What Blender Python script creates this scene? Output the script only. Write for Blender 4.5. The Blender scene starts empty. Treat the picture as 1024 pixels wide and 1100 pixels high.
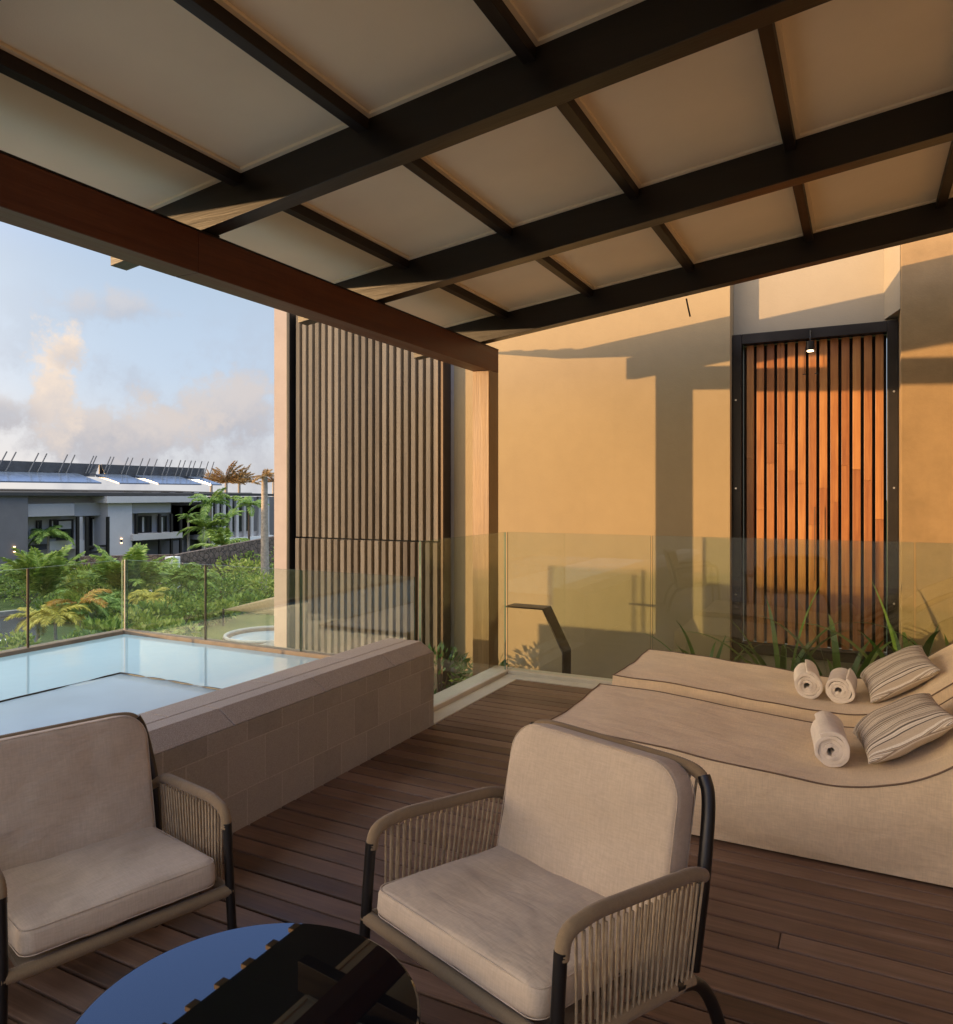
import bpy, bmesh, math, random
from mathutils import Vector, Matrix, noise
R = math.radians
random.seed(7)
SC = bpy.context.scene
COL = SC.collection

# ------------------------------------------------------------------ camera
FPX, CXP, CYP, IW, IH, CAMH, YAW = 803.0, 512.0, 531.0, 1024.0, 1100.0, 1.4, R(27.2)
cam = bpy.data.cameras.new('camera'); cam_o = bpy.data.objects.new('camera', cam); COL.objects.link(cam_o)
cam_o.location = (0, 0, CAMH); cam_o.rotation_euler = (R(90), 0, YAW)
cam.sensor_fit = 'HORIZONTAL'; cam.sensor_width = 36.0; cam.lens = 36.0 * FPX / IW
cam.shift_y = (CYP - IH / 2) / IW * -1 * -1
cam.shift_x = 0.0; cam.clip_start = 0.05; cam.clip_end = 3000
SC.camera = cam_o

# ------------------------------------------------------------------ light and sky
SUN_AZ = R(46.0)        # the light travels towards +X and +Y
SUN_EL = R(2.3)
sd = Vector((math.sin(SUN_AZ) * math.cos(SUN_EL), math.cos(SUN_AZ) * math.cos(SUN_EL), -math.sin(SUN_EL)))
sl = bpy.data.lights.new('sun', 'SUN'); sun = bpy.data.objects.new('sun', sl); COL.objects.link(sun)
sun.rotation_euler = sd.to_track_quat('-Z', 'Y').to_euler()
sl.energy = 2.0; sl.angle = R(0.5); sl.color = (1.0, 0.60, 0.27)
SKY_STRENGTH = 0.15
SC.view_settings.view_transform = 'Standard'; SC.view_settings.look = 'None'
SC.view_settings.exposure = 1.75; SC.view_settings.gamma = 1.0

W = bpy.data.worlds.new('World'); SC.world = W; W.use_nodes = True
def build_world():
    nt = W.node_tree; N = nt.nodes; L = nt.links; N.clear()
    out = N.new('ShaderNodeOutputWorld'); bg = N.new('ShaderNodeBackground')
    sky = N.new('ShaderNodeTexSky'); sky.sky_type = 'NISHITA'; sky.sun_disc = False
    sky.sun_elevation = SUN_EL
    # sun stands at -sd ; blender: rotation measured from +Y clockwise
    sky.sun_rotation = math.atan2(-sd.x, -sd.y)
    sky.altitude = 20; sky.air_density = 1.0; sky.dust_density = 0.6; sky.ozone_density = 1.6
    def m(op, a, b=None, c=None, clamp=False):
        n = N.new('ShaderNodeMath'); n.operation = op; n.use_clamp = clamp
        for i, v in enumerate((a, b, c)):
            if v is None: continue
            if isinstance(v, (int, float)): n.inputs[i].default_value = v
            else: L.new(v, n.inputs[i])
        return n.outputs[0]
    def vm(op, a, b=None):
        n = N.new('ShaderNodeVectorMath'); n.operation = op
        for i, v in enumerate((a, b)):
            if v is None: continue
            if isinstance(v, (tuple, Vector)): n.inputs[i].default_value = tuple(v)
            else: L.new(v, n.inputs[i])
        return n.outputs['Value'] if op == 'DOT_PRODUCT' else n.outputs[0]
    def nz(vec, scale, detail=5, rough=0.55):
        n = N.new('ShaderNodeTexNoise'); n.inputs['Scale'].default_value = scale
        n.inputs['Detail'].default_value = detail; n.inputs['Roughness'].default_value = rough
        L.new(vec, n.inputs['Vector']); return n.outputs['Fac']
    def sm(v, a, b):
        n = N.new('ShaderNodeMapRange'); n.interpolation_type = 'SMOOTHSTEP'
        n.inputs[1].default_value = a; n.inputs[2].default_value = b; L.new(v, n.inputs[0]); return n.outputs[0]
    def mix(f, a, b):
        n = N.new('ShaderNodeMix'); n.data_type = 'RGBA'
        if isinstance(f, (int, float)): n.inputs[0].default_value = f
        else: L.new(f, n.inputs[0])
        for i, v in ((6, a), (7, b)):
            if isinstance(v, tuple): n.inputs[i].default_value = (*v, 1)
            else: L.new(v, n.inputs[i])
        return n.outputs[2]
    tc = N.new('ShaderNodeTexCoord').outputs['Generated']
    sep = N.new('ShaderNodeSeparateXYZ'); L.new(tc, sep.inputs[0]); z = sep.outputs[2]
    # sky colour: the physical sky, with an anti-twilight veil of thin cloud over the lower part
    skc = vm('MULTIPLY', sky.outputs[0], (SKY_K, SKY_K, SKY_K))
    veil = sm(z, 0.75, 0.0)
    base = mix(m('MULTIPLY', veil, 0.85), skc, VEIL)
    base = mix(sm(z, 0.16, 0.0), base, HORIZ)
    # unseen overhead sky brightened as added fill for the terrace; glow of the low sun
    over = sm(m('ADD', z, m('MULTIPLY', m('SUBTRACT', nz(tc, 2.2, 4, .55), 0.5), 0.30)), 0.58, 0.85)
    base = mix(m('MULTIPLY', sm(z, 0.25, 0.5), 0.75), base, DEEP)
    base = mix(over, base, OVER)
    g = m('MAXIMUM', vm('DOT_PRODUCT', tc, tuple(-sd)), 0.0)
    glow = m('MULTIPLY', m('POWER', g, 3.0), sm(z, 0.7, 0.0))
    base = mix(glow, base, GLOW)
    n1 = nz(tc, 11.0, 8, 0.62); n2 = nz(tc, 34.0, 7, 0.65); n3 = nz(tc, 4.0, 5, 0.5)
    nn = m('ADD', m('MULTIPLY', m('SUBTRACT', n1, 0.5), 2.4), m('MULTIPLY', m('SUBTRACT', n2, 0.5), 1.6))
    def blob(px, py, wx, wy, amt=1.0):
        """a cloud at one bearing and height of the sky, half-widths in radians"""
        a = (px - CXP) / FPX; b = (CYP - py) / FPX; s, c = math.sin(YAW), math.cos(YAW)
        d = Vector((-s + a * c, c + a * s, b)).normalized()
        r = Vector((d.y, -d.x, 0)).normalized(); u = r.cross(d) * 1.0
        v = vm('SUBTRACT', tc, d)
        x = m('DIVIDE', vm('DOT_PRODUCT', v, r), wx); y = m('DIVIDE', vm('DOT_PRODUCT', v, u), wy)
        q = m('SUBTRACT', 1.0, m('SQRT', m('ADD', m('MULTIPLY', x, x), m('MULTIPLY', y, y))))
        front = m('GREATER_THAN', vm('DOT_PRODUCT', tc, d), 0.0)
        return m('MULTIPLY', m('ADD', q, m('MULTIPLY', nn, amt)), front), y
    def layer(col, spec, lo, hi, c_top, c_bot, k=1.0, shade=True):
        q, y = spec
        f = m('MULTIPLY', sm(q, lo, hi), k)
        t = sm(m('ADD', y, m('MULTIPLY', nn, 1.0)), -0.75, 0.6)
        return mix(f, col, mix(t, c_bot, c_top))
    CT, CB, CG = C_TOP, C_BOT, C_GREY
    col = base
    # broad grey banks all round the horizon
    band = m('MULTIPLY', sm(z, 0.30, 0.03), sm(m('ADD', n3, m('MULTIPLY', nn, 0.25)), 0.42, 0.66))
    col = mix(m('MULTIPLY', band, 0.55), col, CG)
    col = layer(col, blob(135, 330, 0.075, 0.030, 0.9), 0.05, 0.9, CB, CG, 0.55)
    col = layer(col, blob(255, 440, 0.10, 0.060, 0.9), 0.05, 0.7, CB, CG, 0.8)
    col = layer(col, blob(120, 465, 0.16, 0.050, 0.9), 0.05, 0.7, CB, CG, 0.9)
    col = layer(col, blob(60, 425, 0.038, 0.075, 0.8), 0.05, 0.5, CT, CB, 0.95)
    col = layer(col, blob(74, 378, 0.030, 0.034, 0.8), 0.05, 0.5, CT, CB, 0.95)
    col = layer(col, blob(-5, 440, 0.065, 0.030, 0.7), 0.0, 0.6, CB, CG, 0.8)
    # below the horizon: dull ground glow
    col = mix(sm(z, 0.0, -0.03), col, (0.6, 0.55, 0.45))
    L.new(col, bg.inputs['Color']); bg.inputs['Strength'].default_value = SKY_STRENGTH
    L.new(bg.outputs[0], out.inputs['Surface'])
SKY_K = 1.0
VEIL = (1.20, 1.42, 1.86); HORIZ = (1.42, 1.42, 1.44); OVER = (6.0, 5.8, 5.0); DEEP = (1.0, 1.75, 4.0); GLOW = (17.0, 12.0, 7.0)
C_TOP = (1.95, 1.60, 1.30); C_BOT = (1.42, 1.28, 1.21); C_GREY = (.95, .95, 1.05)
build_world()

# ------------------------------------------------------------------ materials
def new_mat(name):
    m = bpy.data.materials.new(name); m.use_nodes = True
    nt = m.node_tree; return m, nt, nt.nodes, nt.links, nt.nodes['Principled BSDF']
def rgb(c): return (c[0], c[1], c[2], 1.0)
class NB:
    """small helper for writing node chains"""
    def __init__(s, nt): s.N = nt.nodes; s.L = nt.links; s._tc = None
    def put(s, sock, v):
        if isinstance(v, (int, float)): sock.default_value = v
        elif isinstance(v, tuple): sock.default_value = rgb(v) if sock.type == 'RGBA' else v
        else: s.L.new(v, sock)
    def coord(s, kind='Object'):
        if s._tc is None: s._tc = s.N.new('ShaderNodeTexCoord')
        return s._tc.outputs[kind]
    def pos(s): return s.N.new('ShaderNodeNewGeometry').outputs['Position']
    def rnd(s): return s.N.new('ShaderNodeNewGeometry').outputs['Random Per Island']
    def mapv(s, v, sc=(1, 1, 1), rot=(0, 0, 0), loc=(0, 0, 0)):
        n = s.N.new('ShaderNodeMapping'); s.L.new(v, n.inputs[0])
        n.inputs['Scale'].default_value = sc; n.inputs['Rotation'].default_value = rot; n.inputs['Location'].default_value = loc
        return n.outputs[0]
    def noise(s, v, scale, detail=4, rough=0.55, dist=0.0):
        n = s.N.new('ShaderNodeTexNoise'); s.L.new(v, n.inputs['Vector'])
        n.inputs['Scale'].default_value = scale; n.inputs['Detail'].default_value = detail
        n.inputs['Roughness'].default_value = rough; n.inputs['Distortion'].default_value = dist
        return n.outputs['Fac']
    def vor(s, v, scale, feature='F1', rand=1.0):
        n = s.N.new('ShaderNodeTexVoronoi'); n.feature = feature; s.L.new(v, n.inputs['Vector'])
        n.inputs['Scale'].default_value = scale; n.inputs['Randomness'].default_value = rand
        return n
    def math(s, op, a, b=0.0, clamp=False):
        n = s.N.new('ShaderNodeMath'); n.operation = op; n.use_clamp = clamp
        s.put(n.inputs[0], a); s.put(n.inputs[1], b); return n.outputs[0]
    def rng(s, v, a, b, c=0.0, d=1.0):
        n = s.N.new('ShaderNodeMapRange'); s.put(n.inputs[0], v)
        for i, q in ((1, a), (2, b), (3, c), (4, d)): n.inputs[i].default_value = q
        return n.outputs[0]
    def mix(s, f, a, b, mode='MIX'):
        n = s.N.new('ShaderNodeMix'); n.data_type = 'RGBA'; n.blend_type = mode
        s.put(n.inputs[0], f); s.put(n.inputs[6], a); s.put(n.inputs[7], b); return n.outputs[2]
    def ramp(s, f, stops):
        n = s.N.new('ShaderNodeValToRGB'); s.L.new(f, n.inputs[0]); e = n.color_ramp.elements
        while len(e) < len(stops): e.new(0.5)
        for k, (p, c) in enumerate(stops): e[k].position = p; e[k].color = rgb(c)
        return n.outputs[0]
    def bump(s, h, strength=0.3, dist=0.01, normal=None):
        n = s.N.new('ShaderNodeBump'); s.L.new(h, n.inputs['Height'])
        n.inputs['Strength'].default_value = strength; n.inputs['Distance'].default_value = dist
        if normal: s.L.new(normal, n.inputs['Normal'])
        return n.outputs[0]
def plain(name, col, rough=0.6, metal=0.0, var=0.12, scale=6.0, bump=0.0, bscale=60.0, spec=0.5):
    m, nt, N, L, P = new_mat(name); b = NB(nt); v = b.coord()
    n = b.noise(v, scale, 5)
    dark = tuple(c * (1 - var) for c in col); lite = tuple(min(1, c * (1 + var)) for c in col)
    L.new(b.mix(b.rng(n, .3, .7), dark, lite), P.inputs['Base Color'])
    L.new(b.rng(n, .3, .7, max(0, rough - .06), min(1, rough + .06)), P.inputs['Roughness'])
    P.inputs['Metallic'].default_value = metal; P.inputs['Specular IOR Level'].default_value = spec
    if bump: L.new(b.bump(b.noise(v, bscale, 4), bump, .01), P.inputs['Normal'])
    return m
def plaster(name, col, var=.10):
    m, nt, N, L, P = new_mat(name); b = NB(nt); v = b.pos()
    big = b.noise(v, .9, 5, .6); mid = b.noise(v, 7, 6, .65); fine = b.noise(v, 90, 4, .6)
    f = b.math('ADD', b.math('MULTIPLY', big, .65), b.math('MULTIPLY', mid, .35))
    c = b.mix(b.rng(f, .33, .67), tuple(k * (1 - var) for k in col), tuple(k * (1 + var) for k in col))
    streak = b.noise(b.mapv(v, (9, 9, .5)), 1.0, 5, .6)
    c = b.mix(b.rng(streak, .55, .8, 0, .16), c, tuple(k * .72 for k in col))
    L.new(c, P.inputs['Base Color']); P.inputs['Roughness'].default_value = .88; P.inputs['Specular IOR Level'].default_value = .25
    h = b.math('ADD', b.math('MULTIPLY', fine, .5), b.math('MULTIPLY', mid, 1.0))
    L.new(b.bump(h, .22, .012), P.inputs['Normal'])
    return m
def wood(name, stops, rough=.55, axis='x', grain=1.0, spec=.35, island=True, vary=.2):
    """grain runs along one axis of the object; each board (mesh island) has its own tone"""
    m, nt, N, L, P = new_mat(name); b = NB(nt); v = b.coord()
    rnd = b.rnd()
    off = N.new('ShaderNodeCombineXYZ'); L.new(b.math('MULTIPLY', rnd, 37.0), off.inputs[0]); L.new(b.math('MULTIPLY', rnd, 91.0), off.inputs[1]); L.new(b.math('MULTIPLY', rnd, 53.0), off.inputs[2])
    vv = N.new('ShaderNodeVectorMath'); vv.operation = 'ADD'; L.new(v, vv.inputs[0]); L.new(off.outputs[0], vv.inputs[1]); v2 = vv.outputs[0]
    sc = {'x': (1.2, 26, 26), 'y': (26, 1.2, 26), 'z': (26, 26, 1.2)}[axis]
    g = b.noise(b.mapv(v2, tuple(q * grain for q in sc)), 1.0, 6, .62, .6)
    fine = b.noise(b.mapv(v2, tuple(q * grain * 5 for q in sc)), 1.0, 4, .6)
    blot = b.noise(v2, 3.0, 4, .6)
    f = b.math('ADD', b.math('MULTIPLY', g, .55), b.math('MULTIPLY', blot, .25))
    f = b.math('ADD', f, b.math('MULTIPLY', fine, .2))
    if island: f = b.math('ADD', f, b.rng(rnd, 0, 1, -vary, vary))
    L.new(b.ramp(f, stops), P.inputs['Base Color'])
    L.new(b.rng(g, .3, .7, rough - .08, rough + .1), P.inputs['Roughness']); P.inputs['Specular IOR Level'].default_value = spec
    L.new(b.bump(b.math('ADD', g, b.math('MULTIPLY', fine, .5)), .25, .004), P.inputs['Normal'])
    return m
def fabric(name, col, weave=260.0, var=.10, rough=.9, wr=.30):
    m, nt, N, L, P = new_mat(name); b = NB(nt); v = b.coord()
    big = b.noise(v, 3.5, 5, .6)
    w1 = b.noise(b.mapv(v, (weave * .12, weave, weave)), 1.0, 2, .5); w2 = b.noise(b.mapv(v, (weave, weave * .12, weave * .12)), 1.0, 2, .5)
    w = b.math('MULTIPLY', b.math('ADD', w1, w2), .5)
    c = b.mix(b.rng(big, .3, .7), tuple(k * (1 - var) for k in col), tuple(k * (1 + var) for k in col))
    c = b.mix(b.rng(w, .38, .62, 0, .30), c, tuple(k * .60 for k in col))
    L.new(c, P.inputs['Base Color']); P.inputs['Roughness'].default_value = rough; P.inputs['Specular IOR Level'].default_value = .2
    P.inputs['Sheen Weight'].default_value = .15
    n1 = b.bump(w, .25, .002); L.new(b.bump(b.noise(b.mapv(v, (5, 14, 9), (0, 0, .5)), 1.0, 3, .5, .4), wr, .03, n1), P.inputs['Normal'])
    return m
def striped(name):
    m, nt, N, L, P = new_mat(name); b = NB(nt); v = b.coord('Generated')
    sep = N.new('ShaderNodeSeparateXYZ'); L.new(v, sep.inputs[0]); y = sep.outputs[1]
    wv = b.math('ADD', y, b.math('MULTIPLY', b.math('SUBTRACT', b.noise(v, 3, 2), .5), .012))
    n = N.new('ShaderNodeTexNoise'); n.noise_dimensions = '1D'; L.new(b.math('MULTIPLY', wv, 46.0), n.inputs['W']); n.inputs['Scale'].default_value = 1.0; n.inputs['Detail'].default_value = 1.5
    c = b.ramp(n.outputs['Fac'], [(0, (.07, .065, .065)), (.42, (.11, .10, .095)), (.44, (.58, .49, .38)), (.50, (.60, .52, .41)), (.515, (.82, .77, .68)), (.585, (.84, .79, .70)), (.60, (.22, .18, .145)), (.64, (.26, .22, .18)), (.66, (.55, .46, .35)), (1, (.58, .49, .38))])
    n.inputs['Roughness'].default_value = .6
    w = b.noise(b.mapv(v, (260, 60, 60)), 1.0, 2)
    c = b.mix(b.rng(w, .4, .65, 0, .35), c, (.25, .21, .17))
    L.new(c, P.inputs['Base Color']); P.inputs['Roughness'].default_value = .9; P.inputs['Specular IOR Level'].default_value = .2
    L.new(b.bump(b.noise(b.coord(), 14, 3), .3, .02), P.inputs['Normal'])
    return m
def terry(name, col):
    m, nt, N, L, P = new_mat(name); b = NB(nt); v = b.coord()
    n = b.noise(v, 260, 3, .6); big = b.noise(v, 18, 3)
    L.new(b.mix(b.rng(big, .3, .7), tuple(k * .9 for k in col), col), P.inputs['Base Color']); P.inputs['Roughness'].default_value = .95
    P.inputs['Specular IOR Level'].default_value = .1
    n1 = b.bump(n, .5, .004); L.new(b.bump(big, .4, .02, n1), P.inputs['Normal'])
    return m
def glass(name, tint=(.915, .955, .93), k=1.0):
    """a thin clear sheet: tinted see-through plus a mirror-like Fresnel reflection"""
    m, nt, N, L, P = new_mat(name); b = NB(nt); N.remove(P); out = N['Material Output']
    lw = N.new('ShaderNodeLayerWeight'); f = lw.outputs['Facing']
    f5 = b.math('POWER', f, 5.0); fr = b.math('ADD', b.math('MULTIPLY', f5, .95 * k), .045 * k, True)
    tr = N.new('ShaderNodeBsdfTransparent'); tr.inputs[0].default_value = rgb(tint)
    gl = N.new('ShaderNodeBsdfGlossy'); gl.inputs['Roughness'].default_value = .0; gl.inputs[0].default_value = (1, 1, 1, 1)
    smudge = b.noise(b.pos(), 3.0, 5, .65)
    df = N.new('ShaderNodeBsdfDiffuse'); df.inputs[0].default_value = (.62, .66, .60, 1)
    ms = N.new('ShaderNodeMixShader'); L.new(fr, ms.inputs[0]); L.new(tr.outputs[0], ms.inputs[1]); L.new(gl.outputs[0], ms.inputs[2])
    ms2 = N.new('ShaderNodeMixShader'); L.new(b.rng(smudge, .4, .85, .001, .010), ms2.inputs[0]); L.new(ms.outputs[0], ms2.inputs[1]); L.new(df.outputs[0], ms2.inputs[2])
    L.new(ms2.outputs[0], out.inputs['Surface'])
    return m
def leafm(name, a, bcol, c=None, rough=.5, trans=.25):
    m, nt, N, L, P = new_mat(name); b = NB(nt); r = b.rnd(); n = b.noise(b.coord(), 1.6, 3)
    f = b.math('ADD', b.math('MULTIPLY', r, .6), b.math('MULTIPLY', n, .4))
    L.new(b.ramp(f, [(.2, a), (.55, bcol), (.85, c or bcol)]), P.inputs['Base Color'])
    P.inputs['Roughness'].default_value = rough; P.inputs['Specular IOR Level'].default_value = .35
    tl = N.new('ShaderNodeBsdfTranslucent'); L.new(b.ramp(f, [(.2, a), (.55, bcol), (.85, c or bcol)]), tl.inputs[0])
    ms = N.new('ShaderNodeMixShader'); ms.inputs[0].default_value = trans; out = N['Material Output']
    L.new(P.outputs[0], ms.inputs[1]); L.new(tl.outputs[0], ms.inputs[2]); L.new(ms.outputs[0], out.inputs['Surface'])
    return m
def stone_tiles():
    """grey-brown flamed granite tiles with thin grout lines"""
    m, nt, N, L, P = new_mat('granite_tile'); b = NB(nt); v = b.pos()
    sep = N.new('ShaderNodeSeparateXYZ'); L.new(v, sep.inputs[0])
    cb = N.new('ShaderNodeCombineXYZ'); L.new(b.math('ADD', sep.outputs[1], b.math('MULTIPLY', sep.outputs[0], .35)), cb.inputs[0]); L.new(sep.outputs[2], cb.inputs[1])
    br = N.new('ShaderNodeTexBrick'); L.new(b.mapv(cb.outputs[0], (1, 1, 1), (0, 0, 0), (0.05, .045, 0)), br.inputs['Vector'])
    br.inputs['Scale'].default_value = 1.0; br.inputs['Brick Width'].default_value = .215; br.inputs['Row Height'].default_value = .20
    br.inputs['Mortar Size'].default_value = .0028; br.inputs['Mortar Smooth'].default_value = .1; br.offset = .5
    br.inputs['Color1'].default_value = (.37, .35, .28, 1); br.inputs['Color2'].default_value = (.47, .44, .355, 1); br.inputs['Mortar'].default_value = (.58, .53, .43, 1)
    br.inputs['Bias'].default_value = 0
    fine = b.noise(v, 240, 3, .7); mid = b.noise(v, 14, 5, .6)
    c = b.mix(b.rng(fine, .3, .7, .0, .5), br.outputs['Color'], (.17, .14, .11))
    c = b.mix(b.rng(mid, .35, .75, 0, .35), c, (.45, .40, .315))
    L.new(c, P.inputs['Base Color']); P.inputs['Roughness'].default_value = .8; P.inputs['Specular IOR Level'].default_value = .3
    n1 = b.bump(fine, .35, .003); L.new(b.bump(b.math('SUBTRACT', 1.0, br.outputs['Fac']), .6, .004, n1), P.inputs['Normal'])
    return m
def stone_cap():
    m, nt, N, L, P = new_mat('granite_coping'); b = NB(nt); v = b.pos()
    fine = b.noise(v, 260, 3, .7); mid = b.noise(v, 9, 5, .6)
    c = b.mix(b.rng(fine, .32, .68), (.24, .195, .15), (.52, .44, .36))
    c = b.mix(b.rng(mid, .35, .75, 0, .35), c, (.45, .38, .30))
    L.new(c, P.inputs['Base Color']); P.inputs['Roughness'].default_value = .75
    L.new(b.bump(fine, .4, .003), P.inputs['Normal'])
    return m
def ground_mat(name, a, bb, c, s1=.5, s2=6.0, bump=.5):
    m, nt, N, L, P = new_mat(name); b = NB(nt); v = b.pos()
    n1 = b.noise(v, s1, 5, .6); n2 = b.noise(v, s2, 6, .7)
    f = b.math('ADD', b.math('MULTIPLY', n1, .5), b.math('MULTIPLY', n2, .5))
    L.new(b.ramp(f, [(.32, a), (.5, bb), (.68, c)]), P.inputs['Base Color']); P.inputs['Roughness'].default_value = .95
    P.inputs['Specular IOR Level'].default_value = .15
    L.new(b.bump(n2, bump, .1), P.inputs['Normal'])
    return m
def water_mat(name, col, rough=.02, bumps=.02, sc=3.0):
    m, nt, N, L, P = new_mat(name); b = NB(nt); v = b.pos()
    P.inputs['Base Color'].default_value = rgb(col); P.inputs['Roughness'].default_value = rough
    P.inputs['IOR'].default_value = 1.45; P.inputs['Specular IOR Level'].default_value = .7
    L.new(b.bump(b.noise(v, sc, 3, .5), bumps, .02), P.inputs['Normal'])
    return m

M = {}
M['deck'] = wood('weathered_deck_board', [(.20, (.034, .0165, .0088)), (.40, (.108, .058, .032)), (.60, (.20, .117, .070)), (.9, (.38, .26, .175))], .48, 'x', spec=.4, vary=.15)
M['fascia'] = wood('red_brown_timber', [(.25, (.050, .014, .006)), (.5, (.105, .031, .012)), (.8, (.18, .062, .025))], .42, 'y', spec=.4, island=False)
M['post'] = wood('red_brown_post_timber', [(.25, (.10, .048, .017)), (.5, (.17, .092, .030)), (.8, (.31, .19, .066))], .40, 'z', spec=.7, island=False)
M['rafter'] = wood('dark_brown_timber', [(.25, (.004, .0026, .0014)), (.5, (.009, .0058, .003)), (.8, (.022, .014, .007))], .36, 'x', spec=.55, island=False)
M['purlin'] = wood('dark_stained_timber', [(.25, (.006, .0036, .002)), (.5, (.014, .008, .0045)), (.8, (.03, .017, .01))], .45, 'y', spec=.3, island=False)
M['batten'] = wood('red_cedar_batten', [(.2, (.13, .042, .013)), (.42, (.27, .100, .030)), (.60, (.40, .175, .052)), (.85, (.54, .29, .105))], .42, 'z', spec=.5, vary=.11)
M['screen_batten'] = wood('grey_brown_batten', [(.2, (.18, .134, .086)), (.45, (.265, .203, .132)), (.7, (.345, .268, .178)), (.9, (.40, .32, .215))], .7, 'z', spec=.25)
M['panel'] = plain('white_ceiling_board', (.80, .68, .49), .85, var=.06, scale=1.5, bump=.1, bscale=200, spec=.2)
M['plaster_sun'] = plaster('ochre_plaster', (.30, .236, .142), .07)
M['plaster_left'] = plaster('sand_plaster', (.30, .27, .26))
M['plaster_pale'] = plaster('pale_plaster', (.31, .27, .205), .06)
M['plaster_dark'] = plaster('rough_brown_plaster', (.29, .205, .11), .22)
M['villa'] = plaster('cream_plaster', (.55, .46, .36))
M['black'] = plain('black_powder_coat', (.006, .0055, .0055), .38, 0, .15)
M['blackmetal'] = plain('dark_bronze_frame', (.022, .019, .017), .4, .4, .2)
M['bronze'] = plain('dark_bronze_plate', (.060, .042, .028), .45, .5, .2, bump=.05)
M['steel'] = plain('brushed_steel', (.55, .53, .50), .3, 1.0, .05)
M['glass'] = glass('clear_rail_glass')
M['edge'] = plain('green_glass_edge', (.09, .16, .13), .2, 0, .05)
M['tile'] = stone_tiles(); M['cap'] = stone_cap()
M['rimstone'] = plain('brown_stone_rim', (.20, .155, .12), .8, 0, .2, 12, .2)
M['eaveblock'] = plain('bare_timber_end', (.42, .27, .12), .6, 0, .2)
M['ledge'] = plain('cream_stone_ledge', (.60, .54, .43), .6, 0, .08, 5, .15, 120)
M['water'] = water_mat('pool_water', (.30, .46, .57), .012, .10, 3.2)
M['liner'] = plain('pale_blue_liner', (.35, .52, .58), .4, 0, .08)
M['cover'] = plain('pale_blue_pool_cover', (.30, .40, .47), .35, 0, .12, 2.5, .06, 9)
M['spa'] = water_mat('spa_water', (.30, .38, .45), .05, .6, 2.0)
M['cushion'] = fabric('taupe_cushion_fabric', (.56, .455, .325))
M['lounger'] = fabric('sand_outdoor_fabric', (.80, .64, .425), 230, wr=.42)
M['piping'] = plain('dark_piping', (.17, .115, .075), .8)
M['rope'] = fabric('tan_rope', (.26, .185, .10), 700)
M['cord'] = plain('tan_cord', (.37, .28, .165), .7, 0, .25, 40)
M['towel'] = terry('cream_terry', (.86, .79, .69))
M['stripe'] = striped('striped_ticking')
M['tabletop'] = plain('black_glass', (.004, .004, .005), .0, 0, .0, spec=.75)
M['tabletop'].node_tree.nodes['Principled BSDF'].inputs['Roughness'].default_value = .015
for l in list(M['tabletop'].node_tree.links):
    if l.to_socket.name == 'Roughness': M['tabletop'].node_tree.links.remove(l)
M['lens'] = None
def emit(name, col, s):
    m, nt, N, L, P = new_mat(name); P.inputs['Emission Color'].default_value = rgb(col); P.inputs['Emission Strength'].default_value = s
    P.inputs['Base Color'].default_value = rgb(col); return m
M['lens'] = emit('warm_lamp_lens', (1, .75, .42), 4.0)
M['strap'] = leafm('strap_leaf', (.035, .080, .016), (.075, .15, .028), (.14, .22, .05), .35, .2)
M['shrub'] = leafm('shrub_leaf', (0.065, 0.129, 0.021), (0.179, 0.273, 0.043), (0.342, 0.416, 0.084))
M['shrub_y'] = leafm('light_shrub_leaf', (0.140, 0.207, 0.034), (0.312, 0.386, 0.068), (0.562, 0.552, 0.160))
M['palm'] = leafm('palm_frond', (0.098, 0.179, 0.031), (0.227, 0.338, 0.059), (0.406, 0.504, 0.119))
M['palm_b'] = leafm('bright_palm_frond', (0.110, 0.209, 0.033), (0.220, 0.352, 0.066), (0.352, 0.462, 0.132))
M['palm_y'] = leafm('yellow_palm_frond', (0.264, 0.264, 0.033), (0.495, 0.440, 0.066), (0.682, 0.572, 0.132))
M['palm_o'] = leafm('orange_palm_frond', (.36, .17, .03), (.52, .30, .05), (.58, .42, .09))
M['palm_g'] = leafm('sunlit_golden_frond', (.20, .12, .04), (.36, .22, .08), (.50, .33, .14))  # golden tone paints the low sunlight into the fronds
M['bark'] = plain('pale_palm_bark', (.30, .26, .21), .9, 0, .3, 6, .3, 30)
M['bark_d'] = plain('brown_bark', (.11, .075, .05), .9, 0, .3, 6, .3, 30)
M['lawn'] = ground_mat('lawn_grass', (.06, .075, .018), (.105, .115, .028), (.16, .15, .048), .35, 9)
M['soil'] = ground_mat('planted_ground', (.026, .042, .013), (.055, .085, .024), (.10, .115, .045), .8, 5)
M['asphalt'] = ground_mat('asphalt', (.045, .046, .05), (.06, .06, .064), (.075, .075, .08), 1.5, 40, .2)
M['kerb'] = plain('pale_concrete', (.34, .33, .31), .85, 0, .15, 3, .2)
M['paving'] = plain('grey_paving', (.20, .18, .15), .8, 0, .2, 2, .2)
M['grey_wall'] = plaster('grey_render', (.37, .355, .345), .06)
M['dark_wall'] = plaster('charcoal_render', (.155, .148, .148), .08)
M['lite_wall'] = plaster('light_grey_render', (.50, .48, .465), .05)
M['roof_grey'] = plain('grey_roof_sheet', (.062, .061, .060), .95, 0, .12, .6, spec=.05)
M['louver'] = plain('dark_louver_metal', (.085, .087, .094), .5, .3, .15, 2)
M['solar'] = plain('blue_solar_cells', (.12, .15, .20), .2, .2, .15, 1.5)
M['win'] = plain('dark_window_glass', (.022, .024, .027), .08, 0, .2, 2)
M['curtain'] = plain('pale_curtain', (.55, .52, .46), .9, 0, .1, 3)
M['white'] = plain('white_paint', (.72, .72, .70), .6, 0, .05)
M['rock'] = None
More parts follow.
